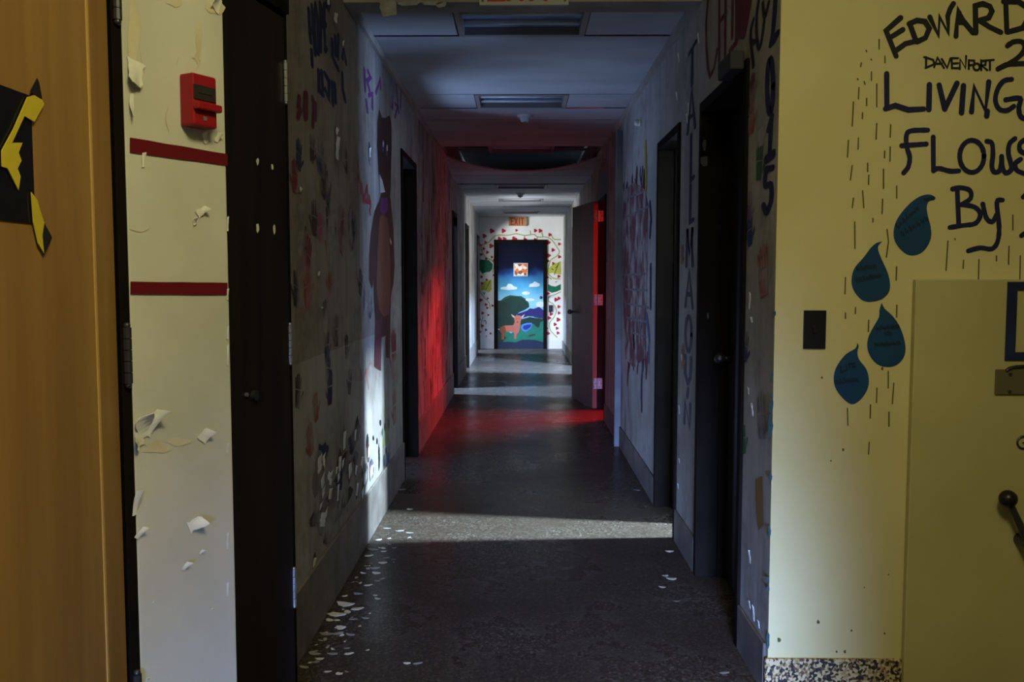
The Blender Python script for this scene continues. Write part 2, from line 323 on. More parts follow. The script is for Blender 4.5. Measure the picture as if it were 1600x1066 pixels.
# planes for paint
PLL = Pl((XL, 0, 0), (0, 1, 0), (1, 0, 0)); PLR = Pl((XR, 0, 0), (0, 1, 0), (-1, 0, 0)); PY = Pl((0, 2.83, 0), (1, 0, 0), (0, -1, 0))
PE = Pl((0, YE, 0), (1, 0, 0), (0, -1, 0)); PW = Pl(W1, WD, WN); PDOOR = Pl((0, YE-.005, 0), (1, 0, 0), (0, -1, 0)); PB = Pl((-.833, 0, 0), (0, 1, 0), (1, 0, 0))
# baseboards
def bases(name, side, x, y0, y1, ops, h, m, label):
    bm = bmesh.new(); y = y0; t = .012
    for a, b, _ in ops+[(y1, None, 0)]:
        if a-y > .02: bx(bm, *( (x, x+t) if side < 0 else (x-t, x)), y+(.005 if y > y0 else 0), a-.005, 0, h)
        y = b
    return struct(put(name, finish(bm, name, .003, 1), m), label, 'baseboard')
bases('baseboard_left', -1, XL, 2.70, YE, OL, .255, 'base_dark', 'tall dark base band along the left corridor wall')
bases('baseboard_right', 1, XR, 2.845, YE, ORR, .165, 'base_right', 'dark worn base band along the right corridor wall')
struct(box('baseboard_entrance', (XR-.012, 1.243, 2.817, 2.8295, 0, .125), 'base_terrazzo', bevel=.003), 'speckled terrazzo base under the yellow wall', 'baseboard')
# ceilings
ceil = struct(box('ceiling', (-4.2, 4.2, 2.69, 17.6, 3.1, 3.2), 'plenum'), 'corridor ceiling of wide grey boards, partly collapsed', 'ceiling')
struct(box('ceiling_lobby', (-1.05, 3.6, -5.35, 4.2, 3.0, 3.1), 'white_wall'), 'pale lobby ceiling above the entrance', 'ceiling')
ceil.location.z = .001
sof = struct(box('wall_soffit', (XL, XR, 4.06, 4.22, 2.57, 3.0), 'soffit_paint', bevel=.004), 'grey beam across the corridor above the first ceiling light', 'beam')
LIGHTS = {(4.3): 0, (6.3): 1, (8.8): 2, (11.3): 3, (13.3): 4, (15.8): 5}
def plank_mesh(x0, x1, depth):
    bm = bmesh.new(); bx(bm, x0, x1, .013, depth-.013, 0, .004); return finish(bm, 'ceiling_plank', .001, 1)
pm_full = plank_mesh(XL, XR, .5); pm_l = plank_mesh(XL, -.33, .5); pm_r = plank_mesh(.335, XR, .5)
def plank(me, y, z, rx=0, rz=0):
    o = put('ceiling_plank', me, 'ceiling_board', ceil, (0, y, z-.001)); o.rotation_euler = (rx, rz, 0); return o
y = 4.3
plank(plank_mesh(XL, XR, .08), 4.22, 2.62)
while y < YE-.01:
    y = round(y, 2); z = 2.62 if y < 9.2 else 2.52
    if abs(y-8.8) < .01 or 9.2 < y < 10.2: y += .5; continue
    if y in LIGHTS:
        plank(pm_l, y, z); plank(pm_r, y, z)
    elif y+.5 > YE: plank(plank_mesh(XL, XR, YE-y), y, z)
    else: plank(pm_full, y, z+random.uniform(-.004, .004), random.uniform(-.02, .02))
    y += .5
def sag_mesh(y0, y1, e0, s0, e1, s1):
    bm = bmesh.new(); n = 20; m_ = 4; g = {}
    for k in range(2):
        for i in range(n+1):
            x = XL+(XR-XL)*i/n; t = 1-((x-.02)/.8)**2
            for j in range(m_+1):
                f = j/m_; f2 = f*f*(3-2*f); g[k, i, j] = bm.verts.new((x, y0+(y1-y0)*f, (e0-s0*t)*(1-f2)+(e1-s1*t)*f2+.012*k))
    for i in range(n):
        for j in range(m_):
            bm.faces.new((g[0, i, j], g[0, i, j+1], g[0, i+1, j+1], g[0, i+1, j])); bm.faces.new((g[1, i, j], g[1, i+1, j], g[1, i+1, j+1], g[1, i, j+1]))
        bm.faces.new((g[0, i, 0], g[0, i+1, 0], g[1, i+1, 0], g[1, i, 0])); bm.faces.new((g[0, i, m_], g[1, i, m_], g[1, i+1, m_], g[0, i+1, m_]))
    for j in range(m_):
        bm.faces.new((g[0, 0, j], g[1, 0, j], g[1, 0, j+1], g[0, 0, j+1])); bm.faces.new((g[0, n, j], g[0, n, j+1], g[1, n, j+1], g[1, n, j]))
    return finish(bm, 'ceiling_plank', smooth=False)
put('ceiling_plank', sag_mesh(9.3, 9.795, 2.60, .155, 2.55, .045), 'ceiling_board', ceil)['label'] = 'sagging ceiling board bowed down in the middle'
put('ceiling_plank', sag_mesh(9.805, 10.295, 2.548, .045, 2.519, .0), 'ceiling_board', ceil)
for yy, zz in ((9.0, 2.70), (9.28, 2.655)): box('ceiling_rail', (XL, XR, yy, yy+.03, zz, zz+.02), 'rail_grey', ceil)
box('ceiling_rail', (XL, XL+.03, 4.22, YE, 2.64, 2.66), 'rail_grey', ceil); box('ceiling_rail', (XR-.03, XR, 4.22, YE, 2.64, 2.66), 'rail_grey', ceil)
# loose corner of a board hanging near the right wall
b_ = shape('board_tear', Pl((0, 0, 2.6185), (1, 0, 0), (0, 0, -1)), [(0, 0)]*3, 'plenum', ceil, px=False) if False else None
# wall angle trims at the ceiling line
struct(box('trim_1', (XL, XL+.02, 4.22, 9.3, 2.575, 2.617), 'soffit_paint'), 'narrow trim strip where the left wall meets the ceiling', 'trim')
struct(box('trim_2', (XR-.02, XR, 4.22, 9.3, 2.575, 2.617), 'soffit_paint'), 'narrow trim strip where the right wall meets the ceiling', 'trim')
struct(box('trim_3', (XR-.05, XR, 7.13, 7.19, 0, 2.51), 'post_grey', bevel=.004), 'pale square post standing against the right corridor wall', 'post')
# ------------------------------------------------------------------ door frames and doors
def hinge(parent, loc, h=.114, d=(0, 0, 1), m='steel', r=.008, plate=None):
    bm = bmesh.new(); loc = Vector(loc)
    for k in range(5): cyl(bm, loc+Vector((0, 0, -h/2+h*k/5+.0008)), loc+Vector((0, 0, -h/2+h*(k+1)/5-.0008)), r, n=10)
    ball(bm, loc+Vector((0, 0, h/2+.003)), r*.8); ball(bm, loc-Vector((0, 0, h/2+.003)), r*.8)
    if plate:
        q = Vector(plate); a = loc+q*.04; n = Vector((-q.y, q.x, 0))*.002
        vs_ = [bm.verts.new(p) for p in (loc+n-Vector((0, 0, h/2)), a+n-Vector((0, 0, h/2)), a+n+Vector((0, 0, h/2)), loc+n+Vector((0, 0, h/2)), loc-n-Vector((0, 0, h/2)), a-n-Vector((0, 0, h/2)), a-n+Vector((0, 0, h/2)), loc-n+Vector((0, 0, h/2)))]
        for f in [(0, 1, 2, 3), (7, 6, 5, 4), (0, 4, 5, 1), (1, 5, 6, 2), (2, 6, 7, 3), (3, 7, 4, 0)]: bm.faces.new([vs_[i] for i in f])
    return put('hinge', finish(bm, 'hinge'), m, parent)
def side_frame(name, side, y0, y1, zt, label, closed=None, m='frame_black', pr=.012):
    x = XL if side < 0 else XR; inn = x-side*pr; out = x+side*(TW+.005)
    a, b = min(inn, out), max(inn, out)
    e = empty(name, (x, (y0+y1)/2, 0)); struct(e, label, 'door')
    t = .045
    for ya, yb in ((y0, y0+t), (y1-t, y1)): keep(box('jamb', (a, b, ya+.0005, yb-.0005, 0, zt-t), m, bevel=.003), e)
    keep(box('head', (a, b, y0+.0005, y1-.0005, zt-t, zt-.0005), m, bevel=.003), e)
    xs = x+side*.085
    for ya, yb in ((y0+t, y0+t+.014), (y1-t-.014, y1-t)): keep(box('door_stop', (min(xs, xs+side*.03), max(xs, xs+side*.03), ya, yb, 0, zt-t), m), e)
    if closed:
        xa = x+side*.115; lf = keep(box('leaf', (min(xa, xa+side*.044), max(xa, xa+side*.044), y0+t+.003, y1-t-.003, .008, zt-t-.003), closed, bevel=.002), e)
        bm = bmesh.new(); p = Vector((xa, y1-t-.07, 1.0)); cyl(bm, p, p-Vector((side*.03, 0, 0)), .012); ball(bm, p-Vector((side*.045, 0, 0)), .026)
        put('knob', finish(bm, 'knob', smooth=True), 'steel_dark', lf)
        return e, lf
    return e, None
d1, lf1 = side_frame('door_1', 1, 3.2, 4.03, 2.12, 'first black door in the right wall beside the yellow corner', 'door_black')
keep(box('door_closer', (.735, .786, 3.22, 3.42, 2.085, 2.15), 'closer_grey', bevel=.006), d1)
d2, _ = side_frame('door_2', 1, 4.55, 5.27, 2.13, 'second dark doorway in the right wall where daylight falls in')
struct(box('wall_partition_right', (1.05, 1.15, 4.84, 7.4, 0, 3.1), 'end_wall'), 'unseen wall added inside the second right doorway to narrow its daylight', 'wall')  # added out of view to cut the far edge of the daylight strip
d3, _ = side_frame('door_3', 1, 8.45, 9.22, 2.14, 'right doorway glowing red with its reddish brown door swung open')
side_frame('door_4', 1, 12.5, 13.9, 2.14, 'bright doorway in the right wall behind the open reddish door')
side_frame('door_5', -1, 5.93, 6.75, 2.2, 'black doorway in the left wall right after the painted bear')
side_frame('door_6', -1, 10.35, 11.02, 2.13, 'narrow dark doorway in the left wall beyond the red glow')
side_frame('door_7', -1, 12.75, 13.5, 2.13, 'middle one of the three far dark doorways on the left')
side_frame('door_8', -1, 16.1, 16.95, 2.13, 'last dark doorway on the left beside the end wall')
# the reddish open door hung on the far jamb of door_3
hx, hy = .782, 9.165
ang = math.atan2(.605-hx, 10.06-hy)
lm = Matrix.Translation((hx, hy, 0)) @ Matrix.Rotation(-ang, 4, 'Z')
leaf3 = keep(box('leaf', (-.046, 0, .004, .86, .012, 2.13), 'wood_red', bevel=.002, mtx=lm), d3)
bm = bmesh.new(); k0 = lm @ Vector((-.046, .79, .98)); k1 = lm @ Vector((-.09, .79, .98)); cyl(bm, k0, k1, .011); ball(bm, k1, .028); k0 = lm @ Vector((-.0465, .79, .98)); 
put('knob', finish(bm, 'knob', smooth=True), 'steel_dark', leaf3)
for zz in (1.98, 1.13, .27):
    bm = bmesh.new(); bx(bm, .737, .780, 9.1625, 9.1655, zz-.055, zz+.055); bx(bm, .792, .838, 9.171, 9.1745, zz-.055, zz+.055); cyl(bm, (.786, 9.158, zz-.057), (.786, 9.158, zz+.057), .007, n=10)
    hg = put('hinge', finish(bm, 'hinge'), 'hinge_steel', leaf3)
    bm = bmesh.new()
    for xx, yy in ((.758, 9.1625), (.815, 9.171)):
        for dz in (-.036, 0, .036): cyl(bm, (xx+.008*(-1 if dz else 1), yy, zz+dz), (xx+.008*(-1 if dz else 1), yy-.002, zz+dz), .006, n=8)
    put('screws', finish(bm, 'screws'), 'black_plastic', leaf3)
# far door in the end wall
e9 = empty('door_9', (0, YE, 0)); struct(e9, 'painted end door with deer, trees and blue sky', 'door')
for xa, xb in ((-.5145, -.445), (.43, .4995)): keep(box('jamb', (xa, xb, YE-.014, YE+.1, 0, 2.01), 'frame_black', bevel=.003), e9)
keep(box('head', (-.5145, .4995, YE-.014, YE+.1, 2.01, 2.0795), 'frame_black', bevel=.003), e9)
leaf9 = keep(box('leaf', (-.443, .428, YE-.004, YE+.04, .008, 2.008), 'painted_sky', bevel=.002), e9)
T6 = crop(735, 450, 9.69); T5 = crop(735, 360, 10.0)
shape('painted_tree_line', PDOOR, [(395, 195), (460, 190), (520, 140), (600, 110), (690, 120), (770, 125), (840, 170), (885, 230), (890, 290), (830, 330), (740, 370), (700, 400), (700, 560), (760, 480), (900, 440), (1000, 460), (1105, 470), (1105, 620), (395, 620)], 'tree_green', leaf9, 1, tr=T6)
shapes('painted_clouds', PDOOR, [ell(840, 80, 60, 28), ell(900, 180, 70, 22), ell(1060, 250, 65, 45)], 'cloud', leaf9, 1, tr=T6)
shapes('painted_clouds', PDOOR, [[(915, 885), (925, 840), (970, 830), (1000, 798), (1040, 815), (1085, 835), (1085, 870), (1040, 885)], [(470, 920), (480, 890), (560, 880), (590, 835), (640, 840), (680, 875), (730, 890), (725, 920), (600, 935)]], 'cloud', leaf9, 1, tr=T5)
shape('painted_hills', PDOOR, [(700, 395), (780, 370), (860, 340), (900, 310), (960, 315), (1040, 285), (1105, 340), (1105, 470), (960, 435), (870, 430), (800, 450), (740, 470)], 'hill_purple', leaf9, 2, tr=T6)
shape('painted_grass', PDOOR, [(395, 640), (500, 620), (620, 690), (740, 560), (960, 545), (1000, 590), (1040, 600), (1060, 520), (1105, 500), (1105, 830), (395, 830)], 'grass', leaf9, 2, tr=T6)
shape('painted_shade', PDOOR, [(395, 610), (480, 680), (540, 760), (480, 830), (395, 830)], 'tree_green', leaf9, 3, tr=T6)
shape('painted_ground', PDOOR, [(395, 830), (560, 815), (690, 825), (780, 785), (900, 785), (1000, 790), (1105, 825), (1105, 915), (395, 915)], 'ground_navy', leaf9, 3, tr=T6)
shape('painted_pond', PDOOR, [(765, 600), (790, 550), (860, 530), (930, 530), (940, 570), (900, 630), (840, 670), (790, 650)], 'pond_rim', leaf9, 3, tr=T6)
shape('painted_pond_middle', PDOOR, [(790, 600), (810, 570), (870, 555), (920, 555), (910, 590), (850, 635), (810, 630)], 'pond', leaf9, 4, tr=T6)
dr = shape('painted_deer', PDOOR, [(660, 440), (690, 420), (750, 418), (775, 440), (765, 500), (750, 600), (735, 670), (705, 700), (690, 780), (665, 770), (665, 690), (640, 665), (540, 665), (515, 690), (510, 780), (475, 785), (470, 690), (440, 640), (450, 600), (520, 570), (650, 565), (670, 520)], 'deer', leaf9, 4, tr=T6)
shapes('painted_ears', PDOOR, [[(612, 395), (660, 420), (675, 455), (640, 440)], [(825, 395), (780, 425), (765, 460), (800, 445)]], 'ear', dr, 5, tr=T6)
shapes('painted_shading', PDOOR, [[(440, 640), (450, 600), (520, 575), (540, 660), (510, 690), (505, 780), (478, 783), (470, 690)], ell(700, 470, 8, 8), ell(735, 468, 8, 8), ell(712, 518, 14, 10)], 'deer_dark', dr, 5, tr=T6)
shape('painted_log', PDOOR, [(880, 715), (980, 695), (985, 715), (885, 738)], 'bark', leaf9, 4, tr=T6)
strokes('painted_leaf_tops', PDOOR, [[(470, 200), (540, 160), (610, 125), (690, 130), (770, 140), (830, 180), (875, 240)], [(960, 435), (1010, 455), (1090, 460)]], .012, 'green', leaf9, 3, tr=T6, curve=True)
def at3(pl, u, v, off=0): return pl.p3(*pl.at(u, v), off)
a = at3(PDOOR, 802.5, 432); b = at3(PDOOR, 825, 411)
vp = box('vision_panel', (a.x, b.x, YE-.016, YE-.0045, a.z, b.z), 'sign_cream', leaf9, bevel=.002)
box('leaf_picture', (a.x+.02, b.x-.02, YE-.018, YE-.0145, a.z+.02, b.z-.02), 'leaf_print', vp)
bm = bmesh.new(); k = at3(PDOOR, 845, 465); cyl(bm, k, k-Vector((0, .05, 0)), .012); ball(bm, k-Vector((0, .065, 0)), .03)
put('knob', finish(bm, 'knob', smooth=True), 'steel_dark', leaf9)
# flowering vine on the end wall
vine = [[(350, 650), (365, 500), (240, 420), (185, 340), (175, 240), (280, 190), (360, 110), (430, 75), (580, 78), (720, 55), (850, 80), (990, 65), (1050, 105), (1180, 105), (1270, 150), (1350, 260), (1390, 340), (1340, 410), (1260, 460), (1225, 560), (1215, 670), (1300, 750), (1400, 760)],
        [(845, 80), (840, 130)], [(1045, 105), (1040, 150)], [(1110, 20), (1130, 90)], [(935, 10), (940, 65)], [(1270, 85), (1310, 140), (1410, 145)]]
strokes('painted_vine', PE, vine, .019, 'vine', we, 1, tr=T5, curve=True)
strokes('painted_vine', PE, [[(1365, 60), (1280, 100), (1190, 130), (1185, 200), (1260, 250), (1300, 350), (1260, 450), (1200, 530), (1210, 640), (1310, 745)], [(140, 40), (190, 120), (280, 220), (300, 310)], [(190, 440), (160, 560), (180, 620)], [(362, 60), (365, 580)]], .017, 'vine', we, 1, tr=T6, curve=True)
fl = [(335, 10, 30), (515, 8, 28), (720, 0, 16), (1015, 5, 22), (1090, 8, 25), (220, 88, 27), (1240, 70, 22), (150, 228, 20), (238, 190, 18), (325, 245, 28), (207, 288, 18), (265, 345, 20), (168, 378, 18), (335, 418, 16), (245, 445, 18), (455, 135, 28), (530, 135, 25), (685, 138, 32), (855, 148, 24), (1012, 150, 22), (1215, 192, 26), (1388, 215, 18), (1290, 308, 22), (1220, 395, 26), (1390, 415, 20), (1210, 480, 18), (1295, 520, 18), (1380, 720, 20), (172, 728, 18), (252, 772, 16), (180, 828, 18), (370, 470, 16), (365, 700, 14), (1208, 735, 14)]
f6 = [(160, 185, 20), (262, 160, 14), (235, 252, 18), (255, 303, 16), (335, 268, 16), (185, 382, 18), (270, 410, 14), (130, 478, 20), (180, 575, 18), (145, 665, 18), (236, 635, 15), (305, 690, 14), (240, 732, 8), (1180, 85, 18), (1295, 178, 24), (1340, 158, 20), (1338, 285, 20), (1340, 380, 18), (1220, 395, 22), (1190, 455, 22), (1328, 480, 24), (1280, 552, 20), (1310, 610, 18), (1155, 612, 16), (1178, 688, 20), (1325, 682, 18)]
def petal(cx, cy, r):
    r *= 1.2; return [(cx+r*(1+.25*math.cos(3*t))*math.cos(t), cy+r*(1+.25*math.cos(3*t))*math.sin(t)) for t in [2*math.pi*i/12+cx for i in range(12)]]
shapes('painted_flowers', PE, [petal(*f) for f in fl], 'flower', we, 2, tr=T5); shapes('painted_flowers', PE, [petal(*f) for f in f6], 'flower', we, 2, tr=T6)
shape('painted_leaf', PE, [(150, 455), (290, 465), (350, 530), (345, 600), (310, 645), (230, 660), (190, 680), (150, 630), (138, 550)], 'leaf_green', we, 2, tr=T5)
shape('painted_leaf', PE, [(160, 940), (165, 830), (230, 790), (330, 770), (332, 930), (290, 970), (210, 930)], 'leaf_yellow', we, 2, tr=T5)
shape('painted_leaf', PE, [(1212, 680), (1215, 600), (1290, 530), (1370, 500), (1410, 480), (1412, 690), (1330, 680), (1300, 665)], 'leaf_yellow', we, 2, tr=T5)
shape('painted_leaf', PE, [(1212, 840), (1265, 870), (1330, 880), (1410, 840), (1410, 930), (1340, 960), (1270, 978), (1212, 945)], 'leaf_green', we, 2, tr=T5)
strokes('painted_veins', PE, [[(1380, 510), (1310, 690)], [(1320, 590), (1360, 560)], [(1300, 620), (1270, 600)], [(310, 790), (240, 930)], [(1240, 745), (1260, 765)], [(1330, 810), (1345, 800)], [(200, 970), (215, 1000), (232, 970)]], .011, 'ink_black', we, 3, tr=T5)
strokes('painted_marks', PE, [[(205, 500), (225, 490), (238, 520), (235, 545)], [(1235, 945), (1240, 960)], [(1290, 955), (1330, 940)]], .012, 'ink_black', we, 3, tr=T6)
# end wall switch and EXIT sign
a = at3(PE, 857.5, 488); b = at3(PE, 863.5, 477)
t = tag(empty('light_switch', (a.x/2+b.x/2, YE, a.z)), 'small black switch plate right of the painted end door', 'switch')
pl_ = keep(box('plate', (a.x, b.x, YE-.012, YE-.0005, a.z, b.z), 'black_plastic', bevel=.003), t); keep(box('toggle', ((a.x+b.x)/2-.012, (a.x+b.x)/2+.012, YE-.02, YE-.0125, (a.z+b.z)/2-.02, (a.z+b.z)/2+.02), 'alarm_dark', bevel=.002), t)
GL = {'E': [[(.9, 1), (0, 1), (0, 0), (.9, 0)], [(0, .52), (.7, .52)]], 'X': [[(0, 1), (.9, 0)], [(.9, 1), (0, 0)]], 'I': [[(.2, 1), (.2, 0)]], 'T': [[(-.05, 1), (.95, 1)], [(.45, 1), (.45, 0)]]}
def exit_sign(yf, x0, x1, z0, z1, plate, label, lw):
    t = tag(empty('exit_sign', ((x0+x1)/2, yf, z0)), label, 'sign'); p = keep(box('plate', (x0, x1, yf-.022, yf-.0005, z0, z1), plate, bevel=.003), t)
    pl = Pl((0, yf-.022, 0), (1, 0, 0), (0, -1, 0)); W = x1-x0; Hh = z1-z0; cw = W*.16; x = x0+W*.13; P = []
    for ch, adv in (('E', .2), ('X', .22), ('I', .12), ('T', .2)):
        for s in GL[ch]: P.append([(x+u*cw, z0+Hh*.16+v*Hh*.68) for u, v in s])
        x += adv*W
    lt = strokes('lettering', pl, P, lw, 'sign_red', None, 1, px=False); keep(lt, t)
    for xx in (x0+W*.04, x1-W*.04):
        for zz in (z0+Hh*.1, z1-Hh*.1):
            bm = bmesh.new(); cyl(bm, (xx, yf-.022, zz), (xx, yf-.026, zz), .006, n=8); keep(put('screw', finish(bm, 'screw'), 'steel_dark'), t)
a = at3(PE, 795, 353.5); b = at3(PE, 823.5, 339)
exit_sign(YE, a.x, b.x, a.z, b.z, 'sign_tan', 'tan EXIT sign with red letters above the painted end door', .019)
PS = Pl((0, 4.06, 0), (1, 0, 0), (0, -1, 0)); a = at3(PS, 749, 10.5); b = at3(PS, 888, 10.5)
exit_sign(4.06, a.x, b.x, a.z, a.z+.19, 'sign_cream', 'cream sign with red letters on the beam, cut by the top edge', .03)
# ------------------------------------------------------------------ ceiling lights and detectors
def ceiling_light(y, z, label):
    e = tag(empty('ceiling_light', (0, y+.25, z)), label, 'ceiling light', 'recessed corridor ceiling lights'); x0, x1 = -.325, .33
    f = bmesh.new(); t = .03
    for d in ((x0, x1, y+.006, y+.006+t, z-.006, z+.06), (x0, x1, y+.494-t, y+.494, z-.006, z+.06), (x0, x0+t, y+.006+t, y+.494-t, z-.006, z+.06), (x1-t, x1, y+.006+t, y+.494-t, z-.006, z+.06)): bx(f, *d)
    keep(put('frame', finish(f, 'frame', .002, 1), 'lamp_frame'), e)
    keep(box('housing', (x0, x1, y+.006, y+.494, z+.06, z+.11), 'lamp_frame', bevel=.003), e)
    keep(box('diffuser', (x0+t+.001, x1-t-.001, y+.006+t+.001, y+.494-t-.001, z+.035, z+.045), 'lamp_lens'), e)
    for yy in (y+.17, y+.33):
        bm = bmesh.new(); cyl(bm, (x0+t+.004, yy, z+.02), (x1-t-.004, yy, z+.02), .012, n=12); keep(put('tube', finish(bm, 'tube', smooth=True), 'lamp_tube'), e)
for y_, z_, lb in ((4.3, 2.62, 'recessed ceiling light nearest the viewer, right behind the beam'), (6.3, 2.62, 'second recessed ceiling light, just before the near smoke detector'), (8.8, 2.64, 'ceiling light left hanging in the collapsed ceiling opening'),
                   (11.3, 2.52, 'recessed ceiling light just beyond the sagging ceiling board'), (13.3, 2.52, 'recessed ceiling light just beyond the far smoke detector'), (15.8, 2.52, 'farthest recessed ceiling light, close above the tan EXIT sign')): ceiling_light(y_, z_, lb)
def detector(x, y, z, label):
    e = tag(empty('smoke_detector', (x, y, z)), label, 'detector', 'ceiling smoke detectors')
    bm = bmesh.new(); cyl(bm, (x, y, z-.022), (x, y, z-.0005), .055, .065, 20); keep(put('base', finish(bm, 'base'), 'white_plastic'), e)
    bm = bmesh.new(); cyl(bm, (x, y, z-.055), (x, y, z-.022), .03, .042, 20); keep(put('cap', finish(bm, 'cap', .004), 'white_plastic'), e)
    bm = bmesh.new(); cyl(bm, (x, y, z-.062), (x, y, z-.055), .012, n=12); keep(put('sensor', finish(bm, 'sensor'), 'steel_dark'), e)
detector(.03, 7.08, 2.619, 'white smoke detector on the near ceiling before the collapse'); detector(-.01, 12.45, 2.519, 'white smoke detector on the far ceiling beyond the collapse')
# ------------------------------------------------------------------ left entrance: wooden door, black door, cream wall
d10 = struct(empty('door_10', (-.83, 1.84, 0)), 'open light brown wooden door at the far left with a black window', 'door')
wlf = keep(box('leaf', (-.878, -.833, .97, 1.836, .01, 2.12), 'wood', bevel=.002), d10)
g = PB.at(150, 500)[0]; box('edge_bead', (-.834, -.8305, g-.0035, g+.0035, .01, 2.12), 'wood_light', wlf)
c1 = PB.at(50, 250)[0]; zt = PB.at(20, 140)[1]; zb = PB.at(40, 349)[1]
win = box('window_panel', (-.836, -.8305, c1-.30, c1, zb, zt), 'glass_black', wlf, bevel=.001)
TB = crop(0, 90, 3.232); PB2 = Pl((-.8300, 0, 0), (0, 1, 0), (1, 0, 0))
tp = tag(empty('caution_tape', (-.83, 1.5, PB.at(20, 280)[1]-.2)), 'yellow and black caution tape crossed over the black window of the wooden door', 'tape')
for poly, mm in (([(130, 200), (165, 190), (205, 215), (215, 235), (165, 325), (115, 295), (20, 500), (0, 550), (0, 470), (60, 360)], 'caution_yellow'), ([(60, 430), (105, 430), (85, 480), (100, 520), (80, 560), (95, 600), (85, 670), (30, 560), (0, 550), (0, 500)], 'caution_yellow'),
                 ([(180, 105), (190, 130), (205, 210), (165, 190), (145, 170)], 'caution_black'), ([(150, 680), (180, 720), (190, 760), (215, 835), (215, 990), (185, 940), (160, 830)], 'caution_yellow'), ([(215, 835), (240, 880), (255, 910), (215, 995), (205, 900)], 'caution_black')):
    s_ = shape('tape_piece', PB2, poly, mm, None, 2, tr=TB)
    md = s_.modifiers.new('thickness', 'SOLIDIFY'); md.thickness = .0015; md.offset = 0; keep(s_, tp)
jb = -WD*.024
keep(prism('jamb', [W1[:2], (W1+jb)[:2], (W1+jb+bk*1.3)[:2], (W1+bk*1.3)[:2]], 0, 2.16, 'frame_black', bevel=.002), d10)
hp = W1+jb*.55+WN*.005; p = [t_ for t_ in (0.43, 1.20, 1.93)]
for zz in (.45, 1.19, 1.93): keep(hinge(None, (hp.x, hp.y, zz), .118, m='steel_dark', r=.0095), d10)
# black door leaf, hung at its far edge
d11 = struct(empty('door_11', (-.69, 2.67, 0)), 'black door standing open at the left corridor entrance', 'door')
A = math.radians(11.8); dl = Vector((-math.sin(A), -math.cos(A), 0)); nl = Vector((math.cos(A), -math.sin(A), 0)); h0 = Vector((-.688, 2.652, 0))
def q2(s, t_): v = h0+dl*s+nl*t_; return (v.x, v.y)
blf = keep(prism('leaf', [q2(0, 0), q2(.50, 0), q2(.50, -.044), q2(0, -.044)], .01, 2.105, 'door_black', bevel=.002), d11)
keep(prism('head', [q2(-.01, .012), q2(.50, .012), q2(.50, -.07), q2(-.01, -.07)], 2.115, 2.19, 'frame_black', bevel=.002), d11)
keep(box('jamb', (-.80, -.6905, 2.659, 2.689, 0, 2.19), 'frame_black', bevel=.002), d11)
for zz in (1.92, 1.155, .415): keep(hinge(None, (-.6855, 2.649, zz), .112, r=.0065), d11)
PK = Pl(h0, dl, nl)
for u, v, r in ((402, 252, .009), (425, 261, .008), (402, 356, .011), (428, 359, .011)): shape('screw_scar', PK, [PK.at(u, v) and (PK.at(u, v)[0]+r*math.cos(k)*random.uniform(.6, 1.1), PK.at(u, v)[1]+1.2*r*math.sin(k)*random.uniform(.6, 1.2)) for k in [i*.7 for i in range(9)]], 'flake', blf, px=False)
bm = bmesh.new(); k = at3(PK, 395, 618); cyl(bm, k, k+nl*.012, .014, n=14); put('lock_cylinder', finish(bm, 'lock_cylinder'), 'steel_dark', blf)
bm = bmesh.new(); k = at3(PK, 384, 617); cyl(bm, k, k+nl*.006, .006, n=10); put('screw', finish(bm, 'screw'), 'steel', blf)
# peeling paint: curled sheets and the bare patches behind them
def curl(name, pl, u, v, wd, ht, m, parent, side=0, rise=.018, px=True):
    a, b = pl.at(u, v) if px else (u, v); n = 5; V = []; Fc = []; ca, sa = math.cos(side), math.sin(side)
    ed = [random.uniform(.6, 1.0) for _ in range(n+1)]
    for i in range(n+1):
        f = i/n
        for j in range(n+1):
            g_ = (j/n-.5)*ed[i]*(1-.25*f*f); x, y_ = (f-.5)*ht+.02*ht*math.sin(7*g_), g_*wd
            V.append(pl.p3(a+ca*y_-sa*x, b+sa*y_+ca*x, .002+rise*f*f*(1+.5*math.sin(5*g_))))
    for i in range(n):
        for j in range(n): Fc.append((i*(n+1)+j, i*(n+1)+j+1, (i+1)*(n+1)+j+1, (i+1)*(n+1)+j))
    me = bpy.data.meshes.new(name); me.from_pydata(V, [], Fc); o = put(name, me, m, parent)
    md = o.modifiers.new('thickness', 'SOLIDIFY'); md.thickness = .0012; md.offset = 1
    return o
for u, v, rx, ry in ((208, 55, 10, 60), (214, 120, 12, 14), (310, 55, 7, 24), (273, 2, 12, 8), (335, 12, 14, 12), (308, 88, 4, 10), (245, 700, 20, 10), (275, 690, 18, 6)): shape('bare_patch', PW, blob(u, v, rx, ry, 12, .35), 'bare_plaster', ww, 1)
for u, v, wd, ht, sd, rs in ((208, 115, .05, .055, 2.9, .016), (335, 6, .045, .03, 1.2, .016), (318, 215, .016, .026, .6, .01), (338, 215, .012, .022, -.4, .01), (313, 330, .02, .028, -.9, .012), (302, 346, .012, .016, .4, .01), (222, 620+45, .05, .05, .3, .02), (234, 660, .03, .06, -.5, .026), (212, 690, .035, .03, 2.2, .018), (318, 680, .04, .03, -.7, .014), (210, 785, .014, .055, -.1, .016), (217, 832, .014, .028, -.7, .012), (303, 818, .034, .036, -1.2, .018), (288, 884, .013, .02, -.6, .012), (313, 862, .008, .012, -.6, .008), (222, 250, .008, .03, 0, .006), (238, 940, .006, .006, 0, .004), (330, 952, .006, .006, 0, .004), (228, 1062, .01, .012, 0, .006), (203, 165, .014, .05, 3.0, .012)):
    curl('peeling_flake', PW, u, v, wd, ht, 'flake', ww, sd, rs)
for v in (350, 520, 555, 700, 845, 460, 920): curl('edge_chip', PW, 354, v, .006, random.uniform(.015, .05), 'bare_white', ww, 0, .003)
